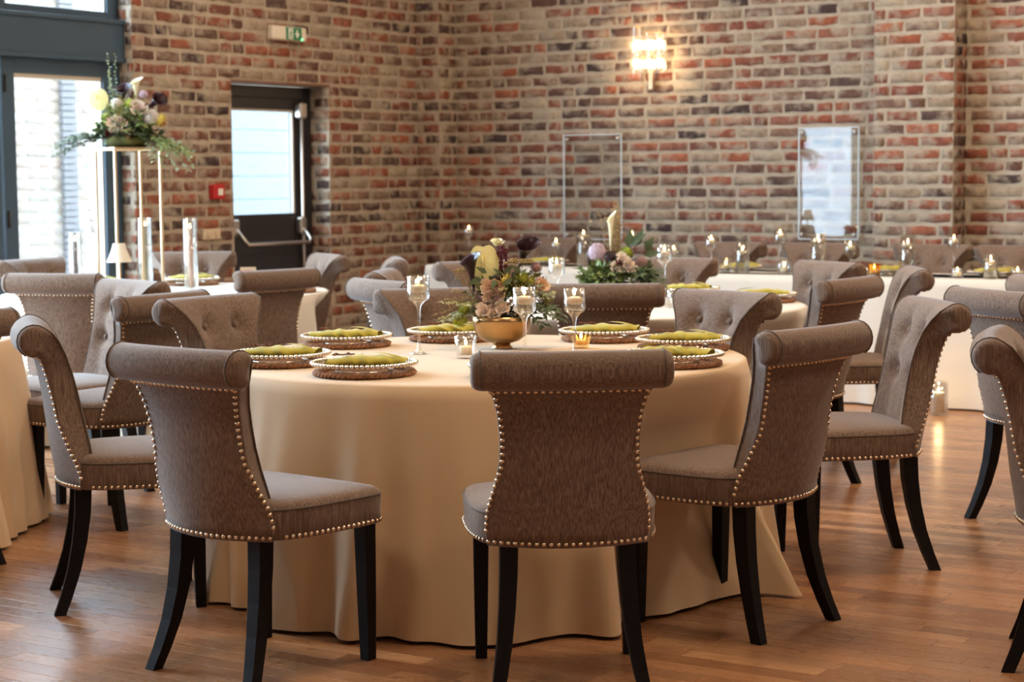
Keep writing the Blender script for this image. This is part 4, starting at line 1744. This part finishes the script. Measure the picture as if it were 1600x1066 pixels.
def florets(t, p, r, mat, name, seed=0, n=60, flat=1.0, sz=.2):
    """a head of many little four-petalled florets"""
    rg = random.Random(seed)
    b = MB()
    b.sphere(p, r * .75, 8, 6, (1, 1, flat))
    for i in range(n):
        z = 1 - 1.7 * (i + .5) / n
        a = i * 2.39996
        s = math.sqrt(max(0, 1 - z * z))
        d = Vector((s * math.cos(a), s * math.sin(a), z * flat))
        c = Vector(p) + d * r * rg.uniform(.82, 1.02)
        nd = d.normalized()
        u = nd.orthogonal().normalized()
        v = nd.cross(u)
        q = r * sz
        for k in range(4):
            e = u * math.cos(k * PI / 2 + a) + v * math.sin(k * PI / 2 + a)
            f_ = nd.cross(e)
            b.add([c, c + e * q * .6 + f_ * q * .4 + nd * q * .1, c + e * q + nd * q * .15, c + e * q * .6 - f_ * q * .4 + nd * q * .1], [(0, 1, 2, 3)], True)
    return obj(name, b, mat, t)


def tassel(t, p, L, r, mat, seed=0, down=True, name='amaranth_tassel'):
    rg = random.Random(seed)
    b = MB()
    n = 90
    for i in range(n):
        u = rg.random()
        a = rg.uniform(0, 2 * PI)
        rad = r * (1.3 if u > .7 else .55) * math.sqrt(rg.random())
        c = Vector(p) + Vector((rad * math.cos(a), rad * math.sin(a), -L + L * u))
        b.sphere(c, r * rg.uniform(.22, .36), 5, 3)
    b.tube([Vector(p) + Vector((0, 0, -L)), p], r * .4, 5)
    return obj(name, b, mat, t)


def umbel(t, p, r, mat, seed=0, base=None, name='umbel'):
    rg = random.Random(seed)
    b = MB()
    p = Vector(p)
    base = Vector(base) if base is not None else p + Vector((0, 0, -r * 1.4))
    for i in range(48):
        a = i * 2.39996
        k = math.sqrt((i + .5) / 48)
        c = p + Vector((r * k * math.cos(a), r * k * math.sin(a) * .8, r * .22 * (1 - k * k) + rg.uniform(-.05, .05) * r))
        for j in range(3):
            b.sphere(c + Vector((rg.uniform(-1, 1), rg.uniform(-1, 1), rg.uniform(-.5, .5))) * r * .1, r * .085, 5, 3)
        if i % 3 == 0:
            b.tube([base, c], r * .014, 3, False)
    return obj(name, b, mat, t)


def sprays(t, mat, name, dirs, base, L, leafL, leafW, seed=0, n=10, droop=.3, beads=False):
    """arching stems with paired leaves; all sprays of one kind make one countless leafy mass"""
    rg = random.Random(seed)
    b = MB()
    for d in dirs:
        d = Vector(d).normalized()
        st = Vector(base) + Vector((rg.uniform(-.02, .02), rg.uniform(-.02, .02), 0))
        l_ = L * rg.uniform(.75, 1.15)
        pts = []
        for i in range(n + 1):
            u = i / n
            pts.append(st + d * l_ * u + Vector((0, 0, -droop * l_ * u * u)) + Vector((rg.uniform(-1, 1), rg.uniform(-1, 1), rg.uniform(-1, 1))) * .004)
        b.tube(pts, .0013, 3, False)
        for i in range(2, n + 1):
            tdir = (pts[i] - pts[i - 1]).normalized()
            for s in (-1, 1):
                side = tdir.cross(Vector((0, 0, 1)))
                if side.length < .1:
                    side = Vector((1, 0, 0))
                side = side.normalized() * s + Vector((rg.uniform(-.4, .4), rg.uniform(-.4, .4), rg.uniform(-.3, .5)))
                if beads:
                    b.sphere(pts[i] + side * leafL * .3, leafL * .16, 5, 3)
                else:
                    b.leaf(pts[i], tdir * .8 + side, Vector((rg.uniform(-.5, .5), rg.uniform(-.8, .1), 1)), leafL * rg.uniform(.7, 1.15), leafW * rg.uniform(.8, 1.1), rg.uniform(.05, .3))
    return obj(name, b, mat, t, kind='stuff')


def mass(t, mat, name, c, rad, n, leafL, leafW, seed=0):
    """a dome of loose leaves that fills the middle of an arrangement"""
    rg = random.Random(seed)
    b = MB()
    for i in range(n):
        d = Vector((rg.gauss(0, 1), rg.gauss(0, 1), rg.gauss(0, .8)))
        d.normalize()
        if d.z < -.4:
            d.z *= -.5
        p = Vector(c) + Vector((d.x * rad[0], d.y * rad[1], d.z * rad[2])) * rg.uniform(.45, 1.0)
        b.leaf(p, d + Vector((rg.uniform(-.8, .8), rg.uniform(-.8, .8), rg.uniform(-.4, .6))), (rg.uniform(-1, 1), rg.uniform(-1, 1), 1), leafL * rg.uniform(.6, 1.2), leafW * rg.uniform(.7, 1.2), rg.uniform(.05, .35))
    return obj(name, b, mat, t, kind='stuff')


def bowl(x, y, r, h, label):
    t = empty('flower_bowl', (x, y, TZ), 0, label, 'bowl')
    b = MB()
    f = .02
    b.lathe([(r * .36, 0), (r * .37, .004), (r * .30, .010), (r * .30, f)], 40, True, True)
    obj('foot', b, 'gold', t)
    b = MB()
    pr = [(r * .30, f), (r * .58, f + .008), (r * .80, f + h * .25), (r * .93, f + h * .52), (r * .98, f + h * .8), (r, f + h)]
    b.lathe(pr + [(r - .003, f + h)] + [(q - .004, z + .003) for q, z in reversed(pr[:-1])] , 44, True, True)
    obj('basin', b, 'gold', t)
    return t


def fan(n, a0, a1, el0, el1, seed):
    rg = random.Random(seed)
    out = []
    for i in range(n):
        a = math.radians(a0 + (a1 - a0) * (i + .5) / n + rg.uniform(-12, 12))
        e = math.radians(rg.uniform(el0, el1))
        out.append((math.cos(a) * math.cos(e), math.sin(a) * math.cos(e), math.sin(e)))
    return out


# --- arrangement in the gold bowl on the main table (local x = to the right, -y = towards the room's front)
BX, BY = -3.675, 5.70
bowl(BX, BY, .106, .098, 'footed gold metal bowl holding the foreground flowers')
t = empty('flower_arrangement', (BX, BY, TZ + .085), YAW, 'foreground flower arrangement with yellow anthurium and dark calla lilies', 'flowers')
b = MB()
b.sphere((0, 0, .0), .088, 16, 8, (1, 1, .45))
obj('moss_base', b, 'moss', t)
mass(t, 'moss', 'moss_tufts', (.03, -.05, .035), (.055, .035, .03), 200, .014, .005, 1)
mass(t, 'leaf_dark', 'foliage', (0, .01, .085), (.12, .09, .10), 260, .045, .013, 2)
mass(t, 'leaf_olive', 'foliage', (.04, .0, .11), (.14, .09, .10), 200, .04, .011, 3)
sprays(t, 'leaf_olive', 'foliage_sprays', fan(9, 150, 240, 0, 35, 4), (-.05, 0, .05), .16, .03, .007, 5)
sprays(t, 'leaf_dark', 'foliage_sprays', fan(9, -60, 30, -5, 30, 6), (.06, 0, .05), .17, .042, .009, 7, droop=.35)
sprays(t, 'leaf_pale', 'foliage_sprays', fan(5, -60, 20, 20, 55, 8), (.06, 0, .08), .15, .03, .006, 9)
sprays(t, 'grass', 'seed_sprays', fan(10, 130, 230, 10, 65, 10), (-.05, 0, .06), .19, .018, .003, 11, 14, .3, True)
sprays(t, 'mauve', 'filler_sprays', fan(12, 170, 330, 15, 60, 12), (-.02, -.03, .05), .12, .02, .004, 13, 9, .15, True)
sprays(t, 'mauve', 'filler_sprays', fan(8, -50, 60, 30, 60, 14), (.05, -.02, .07), .15, .018, .004, 15, 9, .15, True)
anthurium(t, (-.062, -.01, .225), .055, .074, (-.05, -1, .12), .05)
calla(t, (-.098, -.01, .125), .115, .027, (-.12, -.5, 1), 'calla_dark')
calla(t, (.060, .03, .195), .10, .030, (.35, -.5, 1), 'calla_dark')
b = MB()
rose(t, (-.012, .02, .30), .020, 'calla_white', (0, -.4, 1), 3, 'cream_bud')
tassel(t, (.0, -.01, .285), .12, .013, 'burgundy', 1)
tassel(t, (.018, -.015, .275), .13, .012, 'burgundy', 2)
umbel(t, (.066, -.03, .225), .05, 'tan', 1, (.03, 0, .1))
umbel(t, (-.135, .0, .195), .035, 'tan', 2, (-.05, 0, .08))
florets(t, (.125, -.01, .205), .022, 'mauve', 'filler_head', 4, 40, 1, .3)
pompom(t, (.075, -.04, .168), .024, 'lime', 1, 'green_orchid', 40, .9)
pompom(t, (.105, -.045, .158), .02, 'lime', 2, 'green_orchid', 40, .9)
pompom(t, (.012, -.05, .16), .024, 'yellow', 3, 'lime_blossom', 26, 1.1)
florets(t, (-.012, -.045, .168), .02, 'calla_dark', 'berry_cluster', 5, 50, 1, .25)
for (x, z, s) in ((-.035, .13, 1), (-.018, .142, 2), (-.045, .108, 3), (-.012, .115, 4), (-.05, .145, 5)):
    rose(t, (x, -.075, z), .021, 'coral', (rnd.uniform(-.3, .3), -1, rnd.uniform(-.1, .5)), s, 'coral_blossom')
for (x, z, rr_, s) in ((-.066, .06, .0215, 7), (-.028, .053, .0215, 8), (.003, .07, .0215, 9)):
    rose(t, (x, -.095, z), rr_, 'peach', (x * 3, -1, .35), s, 'peach_rose')
rose(t, (.148, -.05, .145), .022, 'coral', (.4, -1, .3), 11, 'coral_blossom')
pompom(t, (-.148, -.05, .02), .03, 'lime', 5, 'chrysanthemum', 80)
pompom(t, (-.132, -.045, .06), .024, 'lime', 6, 'chrysanthemum', 60)
for i in range(6):
    b = MB()
    a = rnd.uniform(-1, 1)
    b.leaf((-.02 + .03 * i - .06, -.07, .17 + .02 * (i % 2)), (a, -.3, .5 * (1 if i % 2 else -1)), (0, -1, .3), .05, .011, .2)
    obj('leaf_blade', b, 'leaf_dark', t)

# --- arrangement on the round table behind
bowl(-4.471, 7.942, .085, .075, 'gold bowl on the rear round table, behind the wide rolled chair')
t = empty('flower_arrangement', (-4.471, 7.942, TZ + .075), YAW, 'rear flower arrangement with lilac hydrangea, blush roses and dark leaf', 'flowers')
b = MB()
b.sphere((0, 0, 0), .075, 14, 7, (1, 1, .5))
obj('moss_base', b, 'moss', t)
mass(t, 'leaf', 'foliage', (-.05, -.04, .05), (.13, .09, .07), 320, .045, .014, 21)
mass(t, 'leaf_dark', 'foliage', (.06, 0, .05), (.14, .10, .08), 300, .05, .013, 22)
sprays(t, 'leaf', 'foliage_sprays', fan(7, 170, 250, -5, 15, 23), (-.04, -.03, .04), .15, .04, .013, 24)
sprays(t, 'leaf_dark', 'foliage_sprays', fan(8, -70, 20, -10, 35, 25), (.06, -.02, .06), .19, .045, .011, 26, droop=.45)
sprays(t, 'grass', 'seed_sprays', fan(22, 60, 120, 66, 87, 27), (.01, 0, .1), .28, .026, .004, 28, 14, .0, True)
florets(t, (-.082, -.03, .175), .042, 'lilac', 'hydrangea', 1, 120, 1, .36)
calla(t, (-.02, -.01, .16), .165, .015, (.02, -.15, 1), 'calla_white')
florets(t, (-.018, -.06, .155), .028, 'calla_dark', 'dark_carnation', 2, 60, 1, .3)
pompom(t, (.055, -.03, .165), .04, 'lime', 4, 'green_pompom', 80, .5)
for (x, z, s) in ((.035, .15, 1), (.06, .125, 2), (.005, .105, 3), (.038, .105, 4), (.075, .105, 5)):
    rose(t, (x, -.10, z), .024, 'blush', (x * 3, -1, .35), s, 'blush_rose')
rose(t, (.018, -.11, .125), .014, 'burgundy', (0, -1, .3), 9, 'burgundy_bud')
for (p, d, L) in (((.06, 0, .2), (.5, -.2, .35), .12), ((.10, 0, .2), (.35, -.3, .8), .10), ((.07, 0, .19), (.1, -.2, 1), .10), ((.15, 0, .18), (.3, -.1, .5), .08), ((.14, 0, .16), (1, -.2, .15), .09)):
    b = MB()
    b.leaf(p, d, (-.2, -1, .4), L, .026, .15)
    obj('magnolia_leaf', b, 'leaf_dark', t)
florets(t, (.125, -.05, .125), .03, 'mauve', 'filler_head', 6, 50, 1, .3)

# --- arrangement on the tall gold stand
t = empty('flower_arrangement', (SX, SY, TZ + SH + .006), YAW, 'high flower arrangement on the gold stand before the glazed doors', 'flowers')
b = MB()
b.sphere((0, 0, .03), .12, 14, 7, (1.1, 1, .35))
obj('moss_base', b, 'moss', t)
mass(t, 'leaf_dark', 'foliage', (0, 0, .06), (.19, .13, .08), 420, .05, .013, 31)
mass(t, 'leaf', 'foliage', (0, -.02, .12), (.16, .12, .10), 320, .045, .013, 32)
mass(t, 'leaf_olive', 'foliage', (.02, -.02, .16), (.14, .1, .10), 220, .04, .011, 33)
sprays(t, 'leaf_dark', 'foliage_sprays', fan(10, 150, 230, -5, 22, 34), (-.12, 0, .05), .25, .045, .009, 35, 11, .3)
sprays(t, 'leaf', 'foliage_sprays', fan(10, -60, 30, -10, 12, 36), (.12, -.02, .04), .22, .045, .010, 37, 11, .45)
sprays(t, 'leaf_pale', 'foliage_sprays', fan(6, -80, 20, -15, 10, 38), (.13, -.04, .03), .20, .04, .009, 39, 9, .6)
sprays(t, 'leaf_pale', 'upright_sprays', [(-.12, 0, 1), (-.18, 0, 1), (.02, 0, 1), (-.05, .1, 1)], (-.07, 0, .2), .28, .016, .006, 40, 16, .0)
anthurium(t, (-.148, -.03, .265), .056, .062, (-.1, -1, .15), .35)
calla(t, (.055, -.02, .24), .11, .022, (.1, -.3, 1), 'calla_white')
calla(t, (.10, 0, .20), .10, .032, (.8, -.3, .55), 'calla_dark')
calla(t, (-.02, .02, .24), .09, .03, (.1, -.5, .7), 'calla_dark')
rose(t, (.085, -.09, .21), .038, 'blush', (.2, -1, .3), 1, 'dahlia')
for (x, z, s) in ((-.065, .135, 1), (-.025, .15, 2), (-.025, .115, 3), (-.002, .13, 4), (-.05, .10, 5)):
    rose(t, (x, -.12, z), .023, 'peach', (x * 3, -1, .3), s, 'peach_rose')
florets(t, (-.045, -.03, .235), .034, 'blush', 'blush_head', 3, 50, 1, .3)
florets(t, (.10, -.03, .285), .025, 'lilac', 'lilac_head', 4, 50, 1, .3)
florets(t, (.145, -.06, .16), .042, 'blush', 'hydrangea', 5, 120, 1, .36)
pompom(t, (.19, -.06, .145), .034, 'yellow', 7, 'yellow_blossom', 40, .9)
pompom(t, (-.10, -.07, .16), .03, 'lime', 8, 'green_pompom', 60, .6)
pompom(t, (.03, -.07, .235), .028, 'lime', 9, 'green_pompom', 50, .7)
umbel(t, (.02, -.11, .085), .04, 'tan', 6)
tassel(t, (.03, 0, .30), .08, .014, 'burgundy', 5)
rose(t, (-.075, -.12, .07), .018, 'burgundy', (0, -1, .2), 12, 'burgundy_bud')
